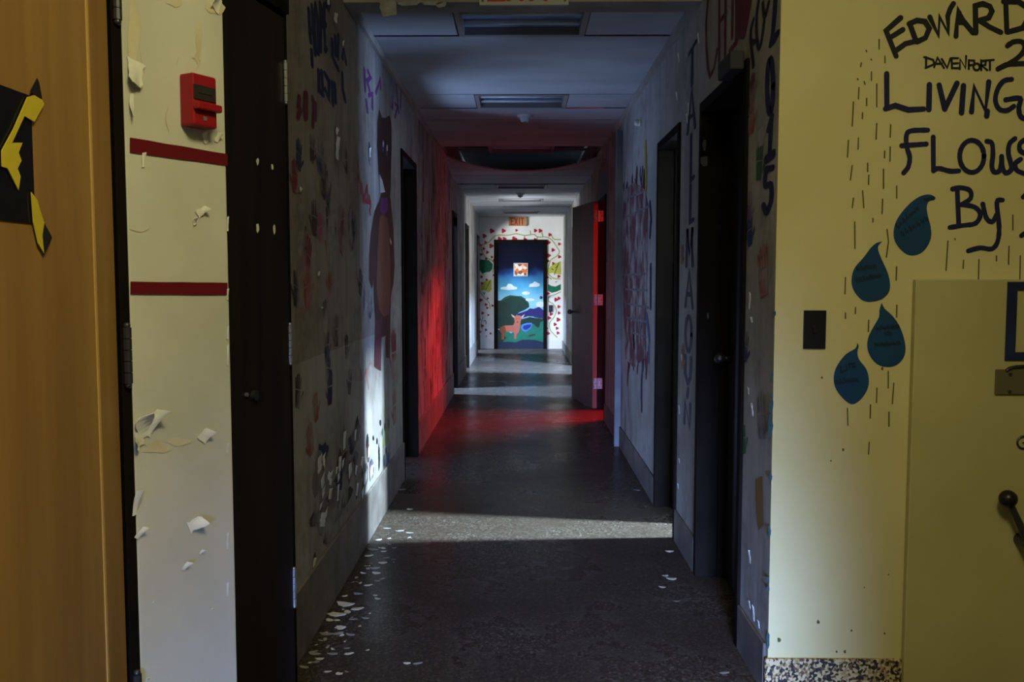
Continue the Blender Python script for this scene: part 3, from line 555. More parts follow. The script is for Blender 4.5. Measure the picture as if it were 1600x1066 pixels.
strokes('crack', PW, [[(222, 40), (218, 75), (226, 110)], [(300, 90), (312, 95), (306, 108)], [(203, 358), (220, 362), (232, 357)], [(262, 168), (258, 185), (263, 205)], [(278, 90), (275, 102)]], .0022, 'bare_plaster', ww, curve=True)
# red tape strips and the fire alarm
def tape(pts, label):
    a = [PW.at(*p) for p in pts]; off = .0022; me = bpy.data.meshes.new('tape_strip'); V = []
    n = 6
    for i in range(n+1):
        f = i/n; 
        for s in (0, 1):
            p, q = (a[0], a[1]) if s == 0 else (a[3], a[2]); V.append(PW.p3(p[0]+(q[0]-p[0])*f, p[1]+(q[1]-p[1])*f+random.uniform(-.0006, .0006), off+random.uniform(0, .0006)))
    me.from_pydata(V, [], [(2*i, 2*i+1, 2*i+3, 2*i+2) for i in range(n)]); o = put('tape_strip', me, 'tape_red'); md = o.modifiers.new('thickness', 'SOLIDIFY'); md.thickness = .0012; md.offset = 0
    tag(o, label, 'tape', 'red tape strips on the cream wall')
tape([(202, 215), (354, 241), (354, 259), (202, 238)], 'upper slanting strip of dark red tape just below the fire alarm')
tape([(203, 440), (354, 442), (354, 461), (203, 460)], 'lower level strip of dark red tape on the cream wall')
fa = tag(empty('fire_alarm', PW.p3(*PW.at(320, 196))), 'red fire alarm pull station with a dark recess on the cream wall', 'fire alarm')
def onW(name, a0, a1, b0, b1, d0, d1, m, bevel=.003, parent=None):
    mt = Matrix((( WD.x, WN.x, 0, W1.x), (WD.y, WN.y, 0, W1.y), (0, 0, 1, 0), (0, 0, 0, 1)))
    return box(name, (a0, a1, d0, d1, b0, b1), m, parent, bevel=bevel, mtx=mt)
PF = Pl(W1+WN*.042, WD, WN); fa0, fz1 = PF.at(300, 112); fa1 = PF.at(339, 150)[0]; fz0 = PF.at(318, 198)[1]
body = keep(onW('body', fa0, fa1, fz0, fz1, .001, .042, 'alarm_red', .005), fa)
fw = fa1-fa0; fh = fz1-fz0
keep(onW('recess', fa0+.04*fw, fa1-.08*fw, fz0+.50*fh, fz0+.78*fh, .04, .0445, 'alarm_dark', .001), fa)
keep(onW('handle', fa0+.0*fw, fa1+.02*fw, fz0+.30*fh, fz0+.45*fh, .042, .058, 'alarm_red', .004), fa)
keep(onW('label_plate', fa0+.2*fw, fa1-.25*fw, fz0+.62*fh, fz0+.74*fh, .044, .0462, 'steel_dark', .0008), fa)
keep(onW('keyhole', fa0+.42*fw, fa1-.45*fw, fz0+.12*fh, fz0+.2*fh, .0415, .0438, 'steel', .0005), fa)
# ------------------------------------------------------------------ yellow wall: lettering, raindrops, switch, cabinet door
T1 = crop(1380, 0, 5.923); T7 = crop(1380, 170, 4.636); WS = .0170
def word(nm, P, m, wd, tr, pl=PY, parent=wy, curve=False, layer=1, wx=None): return strokes('painted_word', pl, P, wd, m, parent, layer, tr=tr, curve=curve, wx=wx)
word('e', [[(160, 165), (25, 285), (118, 520)], [(62, 350), (180, 275)], [(115, 470), (205, 405), (290, 385)], [(245, 225), (300, 375)], [(238, 222), (310, 190), (385, 200), (425, 265), (390, 350), (310, 388)], [(430, 160), (510, 325), (520, 155), (600, 305), (595, 150), (620, 80), (648, 35)], [(672, 335), (690, 90), (735, 190), (830, 305)], [(692, 200), (745, 210)], [(700, 120), (705, 210)], [(855, 305), (850, 55), (920, 36), (985, 60), (1005, 105), (975, 165), (890, 190)], [(890, 190), (980, 250), (1085, 300)], [(1132, 20), (1142, 295)], [(1112, 15), (1250, 18), (1330, 70), (1345, 160), (1290, 260), (1150, 298)]], 'ink_black', .0165, T1)
word('n', [[(1148, 425), (1200, 390), (1270, 385), (1308, 425), (1280, 500), (1180, 580), (1060, 640)], [(1060, 640), (1130, 602), (1220, 592), (1330, 590)]], 'ink_black', .016, T1, curve=True)
word('d', [[(395, 530), (395, 628)], [(378, 530), (460, 555), (472, 595), (390, 630)], [(470, 622), (500, 535), (560, 630)], [(490, 592), (540, 590)], [(540, 548), (590, 628), (620, 542)], [(630, 540), (635, 632), (700, 632)], [(630, 540), (690, 540)], [(635, 590), (690, 586)], [(706, 640), (710, 548), (760, 632), (765, 520)], [(790, 640), (790, 560), (838, 562), (842, 600), (795, 606)], ell(862, 620, 30, 32, 10), [(905, 650), (905, 562), (948, 570), (942, 604), (908, 606), (960, 650)], [(930, 562), (1020, 556)], [(985, 560), (985, 648)]], 'ink_black', .0068, T1)
word('l', [[(30, 685), (32, 1000)], [(20, 1008), (110, 978), (230, 1018), (370, 1010)], [(425, 785), (420, 1015)], [(515, 790), (568, 1010)], [(568, 1010), (680, 772)], [(740, 795), (722, 1045)], [(815, 1035), (840, 805), (942, 1025), (974, 760)], [(960, 1030), (955, 1075)]], 'navy', .0172, T1)
word('g', [[(1185, 735), (1110, 752), (1055, 830), (1035, 930), (1070, 1010), (1140, 1024), (1205, 985)], [(1130, 925), (1262, 912), (1252, 1000), (1270, 1080), (1340, 1115)]], 'navy', .0155, T1, curve=True)
word('f', [[(320, 155), (200, 160), (166, 195), (170, 280), (190, 350), (180, 420), (146, 465)], [(132, 268), (220, 262), (310, 256)], [(800-440, 205), (362, 450)], [(362, 450), (400, 432), (480, 452), (545, 450)], ell(640, 345, 88, 116, 16), [(748, 236), (785, 250), (792, 330), (785, 420), (805, 460), (845, 440), (855, 345)], [(855, 345), (862, 430), (890, 465), (928, 430), (905, 330), (912, 255), (952, 216)], [(1050, 212), (990, 250), (990, 305), (1045, 330)], [(992, 366), (952, 400), (968, 448), (1045, 478)]], 'navy', .0152, T7, curve=True)
word('b', [[(500, 582), (560, 572), (625, 592), (630, 650), (565, 694)], [(565, 694), (660, 712), (702, 765), (668, 830), (580, 845), (482, 860)], [(535, 585), (546, 848)], [(720, 690), (745, 790), (788, 820), (818, 770)], [(862, 662), (822, 680), (838, 850), (828, 960), (785, 1015), (700, 1008), (615, 1030)], [(1012, 640), (1060, 622), (1062, 850), (1000, 920)]], 'navy', .0152, T7, curve=True)
T4 = crop(1280, 280, 5.332); T8 = crop(1280, 460, 5.332)
D1 = [(970, 155), (930, 130), (860, 135), (780, 180), (700, 260), (640, 350), (618, 440), (630, 520), (680, 590), (750, 635), (830, 625), (890, 575), (930, 490), (928, 400), (905, 310), (895, 230), (915, 185), (955, 175)]
D2 = [(525, 520), (480, 530), (430, 570), (370, 650), (300, 730), (272, 800), (270, 880), (300, 950), (360, 1010), (430, 1022), (520, 1000), (580, 940), (588, 860), (565, 770), (520, 670), (490, 590), (495, 550)]
D3 = [(518, 70), (500, 130), (495, 190), (450, 270), (410, 350), (398, 430), (420, 510), (480, 580), (560, 605), (640, 590), (700, 530), (718, 450), (700, 350), (660, 250), (600, 170), (545, 120)]
D4 = [(315, 405), (300, 450), (220, 500), (150, 590), (120, 680), (130, 770), (180, 850), (250, 910), (300, 910), (360, 860), (405, 780), (412, 700), (390, 620), (330, 540), (318, 480), (328, 430)]
def scrib(x0, y0, x1, y1, hgt, n):
    out = []; 
    for i in range(n):
        f = i/n; x = x0+(x1-x0)*f; y_ = y0+(y1-y0)*f; w_ = (x1-x0)/n
        out.append([(x, y_+hgt*random.uniform(-.5, .0)), (x+w_*.2, y_+hgt*.5), (x+w_*.5, y_-hgt*random.uniform(.0, .5)), (x+w_*.75, y_+hgt*random.uniform(.2, .5))])
    return out
def closed(p): q = smooth_path(p+[p[0]], 3); return q[:-1]
for D, T, S in ((D1, T4, scrib(640, 390, 830, 220, 45, 7)+scrib(680, 450, 910, 310, 45, 7)+scrib(870, 170, 960, 150, 25, 3)), (D2, T4, scrib(310, 745, 480, 720, 40, 5)+scrib(300, 840, 520, 795, 40, 7)),
                (D3, T8, scrib(470, 280, 670, 265, 40, 6)+scrib(545, 325, 605, 325, 35, 2)+scrib(460, 415, 680, 405, 35, 7)), (D4, T8, [[(175, 600), (180, 650), (230, 630)], [(225, 590), (230, 620)], [(245, 575), (250, 612)], [(245, 580), (268, 575)], [(290, 575), (272, 580), (278, 605), (300, 600)]]+scrib(140, 730, 330, 700, 45, 6))):
    o = shape('painted_raindrop', PY, closed(D), 'drop_blue', wy, 1, tr=T); strokes('drop_writing', PY, S, .0042, 'drop_ink', o, 2, tr=T)
S1 = [(462, 165, 462, 205), (408, 210, 410, 215), (388, 262, 385, 278), (430, 300, 430, 335), (372, 328, 374, 332), (400, 340, 403, 352), (378, 365, 376, 412), (410, 410, 410, 440), (452, 350, 452, 445), (355, 425, 350, 525), (393, 470, 392, 495), (452, 515, 449, 580), (510, 520, 508, 572), (334, 585, 330, 655), (376, 575, 374, 622), (508, 612, 507, 672), (485, 630, 484, 658), (350, 690, 342, 750), (414, 680, 414, 715), (419, 730, 418, 768), (480, 705, 480, 785), (535, 775, 535, 825), (355, 825, 350, 865), (393, 795, 398, 865), (476, 830, 474, 890), (436, 910, 436, 925), (360, 925, 361, 1035), (486, 235, 486, 262), (428, 247, 430, 250)]
S2 = [(748, 258, 740, 380), (777, 248, 778, 252), (813, 338, 811, 372), (877, 335, 875, 420), (950, 320, 950, 340), (1002, 280, 1000, 355), (1018, 150, 1018, 212), (1050, 320, 1048, 415), (535, 365, 533, 420), (322, 410, 320, 478), (364, 535, 363, 560), (322, 557, 322, 580), (419, 588, 417, 635), (536, 525, 535, 575), (500, 800, 500, 870), (453, 870, 451, 930), (523, 850, 517, 935), (426, 940, 425, 995), (503, 970, 503, 1030), (330, 955, 332, 1025)]
strokes('painted_rain_streaks', PY, [[(a, b), (c, d)] for a, b, c, d in S1], .0042, 'streak', wy, 1, tr=crop(1200, 0, 2.665))
strokes('painted_rain_streaks', PY, [[(a, b), (c, d)] for a, b, c, d in S2]+[[(495, 210), (501, 260), (492, 325)], [(421, 1096), (418, 1145)]], .0042, 'streak', wy, 1, tr=crop(1200, 280, 2.665))
# scuffs and chips along the corner of the yellow wall
for u, v, rx, ry in ((1209, 490, 3, 5), (1206, 585, 2, 6), (1205, 630, 3, 14), (1203, 665, 4, 22), (1204, 745, 3, 6), (1202, 830, 2, 12), (1199, 905, 2, 5), (1198, 920, 2, 5), (1197, 1000, 3, 12)): shape('corner_chip', PY, blob(max(u, 1200), v, rx, ry, 9, .35), 'teal', wy, 1)
shapes('scuff_marks', PY, [blob(u, v, r, r*1.3, 8) for u, v, r in ((1317, 703, 2), (1278, 972, 2.5), (1298, 720, 1.2), (1330, 985, 1.5), (1320, 1018, 2), (1217, 1000, 3), (1382, 990, 1.6), (1350, 918, 1), (1388, 898, 1.2), (1307, 1018, 1.5), (1284, 590, 1.6), (1378, 576, 2))], 'streak', wy, 1)
a = at3(PY, 1254, 545); b = at3(PY, 1290.5, 485)
t = tag(empty('light_switch', ((a.x+b.x)/2, 2.83, a.z)), 'plain black switch plate on the yellow wall left of the raindrops', 'switch')
keep(box('plate', (a.x, b.x, 2.823, 2.8295, a.z, b.z), 'black_plastic', bevel=.002), t); cx, cz = (a.x+b.x)/2, (a.z+b.z)/2
keep(box('toggle', (cx-.006, cx+.006, 2.817, 2.8235, cz-.012, cz+.012), 'black_plastic', bevel=.002), t)
# cabinet door
cb = tag(empty('metal_cabinet', (1.7, 2.82, 0)), 'yellow painted metal cabinet door with blue border, lever and bracket at the right', 'cabinet')
a = at3(PY, 1425, 437); YC = 2.8
keep(box('door_panel', (a.x, 2.15, YC, 2.826, .001, a.z), 'yellow_metal', bevel=.003), cb)
PC = Pl((0, YC, 0), (1, 0, 0), (0, -1, 0))
a = at3(PC, 1574, 439.5); b = at3(PC, 1569, 563); fwid = .03; x0, x1, z0, z1 = a.x, a.x+.36, b.z, a.z-.002
bm = bmesh.new()
for d in ((x0, x0+fwid, z0, z1), (x1-fwid, x1, z0, z1), (x0+fwid, x1-fwid, z0, z0+fwid*.85), (x0+fwid, x1-fwid, z1-fwid*.85, z1)): bx(bm, d[0], d[1], YC-.006, YC-.0003, d[2], d[3])
mat('border_blue', (.012, .02, .075), .5, var=.3, scale=8)
keep(put('blue_border', finish(bm, 'blue_border'), 'border_blue'), cb)
a = at3(PC, 1553, 616); b = at3(PC, 1600, 577)
br = keep(box('bracket', (a.x, a.x+.16, YC-.009, YC-.0003, a.z, b.z), 'olive_steel', bevel=.002), cb)
bm = bmesh.new(); 
prev = None
for i in range(9):
    t_ = math.pi*i/8; q = Vector((a.x+.08-.05*math.cos(t_), YC-.012, b.z-.004+.014*math.sin(t_)))
    if prev is not None: cyl(bm, prev, q, .005, n=8)
    prev = q
keep(put('bail', finish(bm, 'bail'), 'steel_dark'), cb)
for uu, vv in ((1575.5, 584), (1574.5, 611)):
    k = at3(PC, uu, vv); bm = bmesh.new(); cyl(bm, (k.x, YC-.015, k.z), (k.x, YC-.009, k.z), .0055, n=6); put('bolt', finish(bm, 'bolt', .001), 'steel_dark', br)
k = at3(PC, 1598, 691); bm = bmesh.new()
bmesh.ops.create_cone(bm, cap_ends=True, segments=20, radius1=.004, radius2=.004, depth=.001, matrix=Matrix.Translation((k.x, YC-.006, k.z)))
pr = None
for i in range(21):
    t_ = 2*math.pi*i/20; q = Vector((k.x+.019*math.cos(t_), YC-.004, k.z+.019*math.sin(t_)))
    if pr is not None: cyl(bm, pr, q, .003, n=6)
    pr = q
keep(put('ring', finish(bm, 'ring'), 'steel_dark'), cb)
k = at3(PC, 1560.5, 773); p1 = at3(PC, 1592, 842); lev = empty('x') if False else None
bm = bmesh.new(); o_ = Vector((0, -.055, 0)); cyl(bm, k+o_, p1+o_, .009, .013, 12); cyl(bm, p1+o_+Vector((0, .055, 0)), p1+o_+Vector((0, -.014, 0)), .019, n=18)
lv = keep(put('lever', finish(bm, 'lever', .002, 1), 'steel_dark'), cb)
bm = bmesh.new(); ball(bm, k+o_, .0275); put('lever_knob', finish(bm, 'lever_knob', smooth=True), 'black_plastic', lv)
# ------------------------------------------------------------------ writing and paint on the corridor walls
TR = crop(1040, 0, 8.2); TR2 = crop(1140, 90, 4.267)
word('chi', [[(548, -60), (522, 300), (525, 600), (545, 860), (572, 980), (625, 870), (665, 640)], [(690, -60), (690, 860)], [(772, -60), (765, 800)], [(690, 290), (775, 165)], [(862, -60), (858, 480)], [(912, -60), (908, 520)]], 'dark_red', .02, TR, PLR, wr, wx=.04)
shapes('painted_block', PLR, [[(925, -60), (1120, -60), (1070, 250), (1030, 450), (1005, 500), (930, 500)], [(820, 700), (810, 640), (920, 490), (940, 490), (925, 560)]], 'dark_red', wr, 1, tr=TR)
word('fcu', [[(1130, 255), (1095, 400), (1100, 560), (1130, 850)], [(1098, 530), (1145, 540)], [(1205, -40), (1172, 200), (1170, 420), (1195, 610), (1235, 520), (1265, 280)], [(1250, 40), (1275, 215), (1325, 40)]], 'ink_black', .018, TR, PLR, wr, True, wx=.035)
word('two', [[(1415, -40), (1400, 200), (1380, 420), (1352, 570)], [(1352, 570), (1395, 520), (1440, 420)], [(1375, 480), (1430, 450)]], 'navy', .02, TR, PLR, wr, wx=.05)
word('y', [ell(273, 190, 20, 178, 16), [(285, 395), (262, 480)], [(280, 420), (270, 640)], [(245, 690), (295, 650)], [(246, 670), (296, 632)], [(290, 735), (246, 745)], [(246, 745), (240, 850), (278, 850), (280, 950), (250, 1030), (228, 985)]], 'navy', .022, TR2, PLR, wr, True, wx=.052)
# the narrow vertical writing between the two near right doors
TV = crop(1040, 0, 3.135); TV2 = crop(1040, 320, 2.806)
VG = {'T': [[(.05, .92), (.95, 1)], [(.5, .96), (.5, 0)]], 'A': [[(0, 0), (.5, 1), (1, 0)], [(.2, .35), (.8, .35)]], 'L': [[(.5, 1), (.5, 0), (.95, .04)]], 'M': [[(.05, 0), (.15, 1), (.5, .3), (.85, 1), (.95, 0)]], 'O': [ell(.5, .5, .42, .48, 14)],
      'U': [[(.1, 1), (.12, .3), (.45, 0), (.85, .25), (.9, 1)]], 'I': [[(.55, 1), (.45, 0)]], 'N': [[(.1, 0), (.15, 1), (.85, 0), (.9, 1)]]}
ca = (PLR.at(1084, 100)[0]+PLR.at(1073, 600)[0])/2
for ch, v0, v1 in (('T', 76, 134), ('A', 142, 204), ('L', 212, 282), ('L', 290, 347), ('M', 356, 415), ('A', 424, 480), ('O', 494, 552), ('U', 560, 602), ('I', 611, 625), ('N', 633, 670)):
    z1, z0 = PLR.at(1080, v0)[1], PLR.at(1080, v1)[1]
    strokes('painted_letter', PLR, [[(ca+.09-.18*x, z0+(z1-z0)*y_) for x, y_ in p] for p in VG[ch]], .022, 'navy', wr, 1, px=False, wx=.058)
# handprints
def hand_mesh():
    bm = bmesh.new(); P = [(-.32, -.5), (.28, -.5), (.38, -.1), (.36, .1), (-.36, .12), (-.4, -.2)]
    polys = [P]
    for x, l, a_ in ((-.30, .42, .16), (-.10, .52, .04), (.11, .50, -.05), (.30, .38, -.16)):
        dx, dy = -math.sin(a_), math.cos(a_); nx, ny = dy, -dx; w_ = .085; x0_, y0_ = x, .16
        polys.append([(x0_-nx*w_, y0_-ny*w_), (x0_+nx*w_, y0_+ny*w_), (x0_+dx*l+nx*w_*.9, y0_+dy*l+ny*w_*.9), (x0_+dx*(l+.06), y0_+dy*(l+.06)), (x0_+dx*l-nx*w_*.9, y0_+dy*l-ny*w_*.9)])
    polys.append([(-.42, -.3), (-.44, -.08), (-.68, .12), (-.78, .1), (-.76, 0), (-.6, -.15)])
    for q in polys: bm.faces.new([bm.verts.new((0, y_, z_)) for y_, z_ in q])
    return bm
HM = {}
def handprint(pl, u, v, size, m, parent, rot=0, sgn=1):
    m = 'worn_'+m if 'worn_'+m in MATS else m
    if m not in HM:
        bm = hand_mesh(); me = bpy.data.meshes.new('painted_handprint'); bm.to_mesh(me); bm.free(); HM[m] = me
    o = put('painted_handprint', HM[m], m, parent); o.location = at3(pl, u, v, lift(pl, 1)); o.scale = (1, size*sgn, size); o.rotation_euler = (rot, 0, 0)
    o.location = o.location; return o
L_ = [(500, 250, 'navy'), (513, 345, 'ink_black'), (470, 350, 'navy'), (469, 372, 'ink_black'), (491, 345, 'brown'), (500, 360, 'pink'), (511, 300, 'navy'), (522, 360, 'ink_black'), (534, 350, 'dark_red'), (535, 378, 'dark_red'), (549, 350, 'ink_black'), (548, 370, 'navy'), (480, 405, 'dark_red'), (515, 395, 'brown'), (480, 455, 'red_paint'), (515, 452, 'red_paint'), (463, 455, 'ink_black'), (508, 500, 'ink_black'), (510, 545, 'navy'), (563, 445, 'ink_black'), (570, 470, 'navy'), (578, 480, 'ink_black'), (512, 580, 'navy'), (465, 615, 'ink_black'), (515, 610, 'navy'), (546, 600, 'navy'), (540, 255, 'brown'), (493, 640, 'orange_paint'), (485, 690, 'orange_paint'), (505, 285, 'brown'), (525, 520, 'brown'), (560, 280, 'dark_red'), (541, 545, 'ink_black'), (487, 235, 'brown'), (466, 245, 'navy'), (460, 280, 'dark_red')]
for i, (u, v, m_) in enumerate(L_): handprint(PLL, u, v, random.uniform(.09, .135), m_, wl, random.uniform(-.5, .5), random.choice((-1, 1)))
for u, v, m_ in ((616, 640, 'orange_paint'), (612, 150, 'purple'), (615, 560, 'dark_red'), (660, 440, 'ink_black'), (668, 400, 'purple'), (657, 370, 'ink_black'), (660, 520, 'purple'), (664, 600, 'ink_black'), (682, 360, 'dark_red'), (686, 430, 'dark_red'), (684, 520, 'dark_red'), (690, 300, 'dark_red'), (676, 560, 'dark_red'), (700, 350, 'ink_black'), (719, 380, 'red_paint'), (721, 470, 'red_paint'), (718, 520, 'ink_black'), (720, 430, 'brown')): handprint(PLL, u, v, random.uniform(.16, .26), m_, wl, random.uniform(-.6, .6), 1)
for u, v, m_, s_ in ((1174, 186, 'red_paint', .11), (1187, 258, 'green', .1), (1190, 205, 'grey_paint', .1), (1172, 365, 'blue', .09), (1193, 430, 'red_paint', .14), (1172, 325, 'purple', .08), (1165, 545, 'navy', .09), (1191, 655, 'navy', .13), (1162, 690, 'green', .09), (1177, 140, 'maroon', .08), (1067, 560, 'ochre', .1), (1066, 400, 'ochre', .08)): handprint(PLR, u, v, s_, m_, wr, random.uniform(-.3, .3))
shape('painted_drip', PLR, [(1182, 750), (1192, 745), (1194, 820), (1186, 828), (1183, 800)], 'ochre', wr, 1)
TL = crop(455, 0, 7.107)
word('hope', [[(192, 110), (200, 300), (215, 460)], [(228, 70), (240, 330), (262, 600)], [(205, 340), (245, 330)], [(268, 50), (255, 250), (268, 560), (300, 590)], [(268, 50), (290, 200), (300, 560)], [(318, 40), (325, 300), (325, 560)], [(318, 40), (345, 120), (335, 290)], [(362, 60), (365, 300), (375, 560)], [(362, 60), (392, 60)], [(365, 280), (382, 270)], [(370, 560), (392, 540)], [(222, 570), (230, 720)]], 'navy', .024, TL, PLL, wl, wx=.048)
word('us', [[(450, 450), (455, 620), (480, 690), (520, 770)], [(485, 410), (488, 600)], [(520, 400), (515, 640)], [(565, 640), (580, 540), (605, 700)]], 'navy', .026, TL, PLL, wl, wx=.055)
word('row', [[(300, 790), (305, 1000), (350, 1050)], [(335, 800), (345, 1000)], [(370, 820), (415, 900), (415, 1090), (375, 1000)], [(450, 920), (460, 1160)], [(480, 930), (490, 1130)], [(565, 820), (570, 1000), (600, 1120)]], 'navy', .024, TL, PLL, wl, wx=.055)
word('joy', [[(85, 1080), (75, 1180), (100, 1220), (70, 1300)], [(150, 1040), (140, 1200), (150, 1320)], [(165, 1040), (165, 1300)], [(235, 1090), (250, 1200), (235, 1400)], [(265, 1150), (262, 1320)]], 'dark_red', .022, TL, PLL, wl, wx=.05)
word('pp', [[(810, 770), (820, 1000)], [(850, 790), (880, 860), (840, 900), (870, 1000)], [(940, 1030), (985, 880), (990, 980)], [(860, 1060), (900, 1040), (900, 1200)], [(830, 1120), (845, 1240)], [(1150, 820), (1170, 1000), (1190, 1250)], [(1220, 900), (1210, 1200)], [(1150, 1150), (1180, 1180), (1150, 1300)]], 'purple', .024, TL, PLL, wl, wx=.055)
TL3 = crop(455, 280, 7.107)
word('red', [[(780, 60), (800, 240), (830, 120)], [(840, 80), (850, 250)], [(800, 230), (880, 260)], [(865, 190), (880, 300)], [(870, 340), (875, 385)], [(760, 30), (770, 150)]], 'red_paint', .026, TL3, PLL, wl)
word('red2', [[(563, 580), (566, 605), (572, 580), (576, 605)], [(567, 595), (580, 570)]], 'worn_red_paint', .03, None, PLL, wl)
# standing bear
Tb = crop(430, 0, 3.553); Tb2 = crop(430, 280, 3.553)
bear = shape('painted_bear', PLL, [Tb(*p) for p in [(575, 605), (590, 650), (602, 655), (618, 650), (632, 640), (642, 680), (645, 800), (641, 960), (638, 1060), (634, 1110), (592, 1110), (584, 1060), (572, 950), (565, 800), (566, 680)]], 'brown', wl, 1)
shape('bear_body', PLL, [Tb2(*p) for p in [(590, 60), (630, 70), (640, 120), (655, 280), (662, 480), (655, 580), (640, 650), (638, 770), (635, 995), (612, 990), (610, 870), (588, 880), (585, 1066), (548, 1040), (555, 770), (548, 680), (545, 560), (535, 610), (520, 560), (520, 430), (530, 300), (550, 180), (580, 110)]], 'brown', bear, 1)
shape('bear_belly', PLL, [Tb2(*p) for p in [(578, 210), (566, 400), (560, 600), (575, 720), (600, 765), (630, 750), (638, 600), (635, 400), (622, 220), (600, 195)]], 'belly', bear, 2)
shape('bear_collar', PLL, [Tb2(*p) for p in [(585, 100), (580, 170), (600, 205), (626, 170), (622, 105)]], 'purple', bear, 2)
shape('bear_leg', PLL, [Tb2(*p) for p in [(556, 780), (590, 775), (588, 880), (585, 1066), (548, 1040)]], 'maroon', bear, 2)
shapes('bear_eyes', PLL, [[Tb(*p) for p in ell(596, 812, 6, 36, 10)], [Tb(*p) for p in ell(617, 835, 6, 36, 10)]], 'sky_ink', bear, 2)
shapes('bear_eye_whites', PLL, [[Tb(*p) for p in ell(597, 800, 4, 18, 10)], [Tb(*p) for p in ell(618, 822, 4, 18, 10)]], 'white_paint', bear, 3)
shape('bear_paper', PLL, [Tb(*p) for p in [(575, 965), (581, 1072), (607, 1066), (592, 1005)]], 'white_paint', bear, 3)
shape('bear_chip', PLL, [Tb2(*p) for p in [(633, 320), (643, 350), (640, 368), (634, 345)]], 'white_paint', bear, 3)
# lower painted flowers near the light strip
for u, v, rx, ry, m_ in ((602, 640, 1.2, 34, 'lime'), (604, 680, 1.6, 16, 'lime'), (599, 690, 1.2, 9, 'lime'), (607, 662, 1, 8, 'green'), (601, 668, .9, 7, 'ink_black'), (603, 705, 1, 6, 'teal'), (600, 722, 1.3, 10, 'teal'), (597, 676, .8, 6, 'green'), (594, 660, 1.5, 5, 'ink_black'), (589, 690, 1.2, 6, 'ink_black'), (592, 715, 1.2, 22, 'ink_black'), (574, 692, 2, 12, 'ink_black'), (606, 715, 2, 8, 'sky_ink'), (583, 685, 1.2, 4, 'ink_black')): shape('painted_petal', PLL, blob(u, v, rx, ry, 9, .25), m_, wl, 1)
strokes('wall_scratch', PLL, [[(600, 740), (624, 695)], [(604, 735), (622, 705)]], .006, 'grey_paint', wl, 1)
# peeled places on the left wall
for u, v, wd, ht, m_ in ((503, 812, .13, .11, 'bare_white'), (498, 725, .10, .13, 'bare_white'), (503, 752, .09, .10, 'bare_white'), (500, 790, .06, .05, 'bare_white'), (537, 688, .07, .16, 'bare_white'), (530, 725, .08, .13, 'bare_white'), (528, 745, .07, .07, 'bare_white'), (545, 735, .06, .14, 'bare_white'), (554, 680, .05, .1, 'bare_white'), (527, 770, .05, .14, 'bare_white'), (557, 765, .06, .12, 'bare_white'), (570, 745, .12, .12, 'bare_white'), (566, 770, .09, .1, 'bare_white'), (580, 735, .10, .11, 'bare_white'), (555, 735, .05, .09, 'bare_white'), (565, 725, .05, .09, 'bare_white'), (526, 232, .08, .20, 'bare_white'), (525, 205, .05, .06, 'bare_white'), (523, 28, .08, .08, 'bare_white'), (535, 68, .05, .05, 'bare_white'), (512, 3, .07, .07, 'bare_white'), (468, 296, .035, .03, 'bare_white'), (497, 428, .05, .04, 'bare_white'), (501, 481, .025, .015, 'bare_white'), (577, 240, .05, .12, 'bare_white'), (490, 880, .05, .08, 'bare_white'), (575, 705, .06, .12, 'bare_white')):
    a_, b_ = PLL.at(u, v); shape('bare_patch', PLL, [(a_+x*.9, b_+z) for x, z in blob(0, 0, wd*.75, ht*.45, 11, .35)], random.choice(('worn_navy', 'base_dark', 'worn_brown')), wl, 2, px=False)
    curl('peeling_flake', PLL, a_, b_, wd*.8, ht*.5, m_, wl, random.uniform(-.5, .5), random.uniform(.002, .006), px=False)
for u, v in ((1058, 150), (1061, 90), (1092, 60), (1066, 560), (1062, 640), (1062, 720), (1060, 760), (1074, 185), (1076, 170), (1172, 870), (1172, 945), (1178, 958), (1186, 975), (1172, 470), (1175, 500), (1170, 610), (1176, 640)):
    curl('peeling_flake', PLR, u, v, .022, random.uniform(.02, .06), 'bare_white', wr, random.uniform(-.4, .4), .003)
for k in range(36):                                  # smaller scabs of paint around the damp corner
    u = random.uniform(488, 572); v = random.gauss(640+(572-u)*.9+60, 34); a_, b_ = PLL.at(u, v)
    if b_ < .3: continue
    if k % 3: shape('bare_patch', PLL, [(a_+x, b_+z) for x, z in blob(0, 0, random.uniform(.05, .14), random.uniform(.02, .06), 9, .35)], random.choice(('worn_ink_black', 'base_dark', 'worn_navy')), wl, 2, px=False)
    else: curl('peeling_flake', PLL, a_, b_, random.uniform(.02, .06), random.uniform(.02, .05), random.choice(('bare_white', 'flake')), wl, random.uniform(-.7, .7), random.uniform(.002, .006), px=False)
for k in range(60):                                  # dark drips down the wall that the red light falls on
    u = random.choice((random.uniform(655, 706), random.uniform(684, 706))); v = random.uniform(250, 600)
    strokes('painted_drip', PLL, [[(u, v), (u+random.uniform(-.6, .6), v+random.uniform(8, 20)), (u, v+random.uniform(22, 70))]], .012, random.choice(('worn_ink_black', 'worn_brown', 'worn_dark_red', 'worn_purple')), wl, 2, wx=random.uniform(.02, .09))
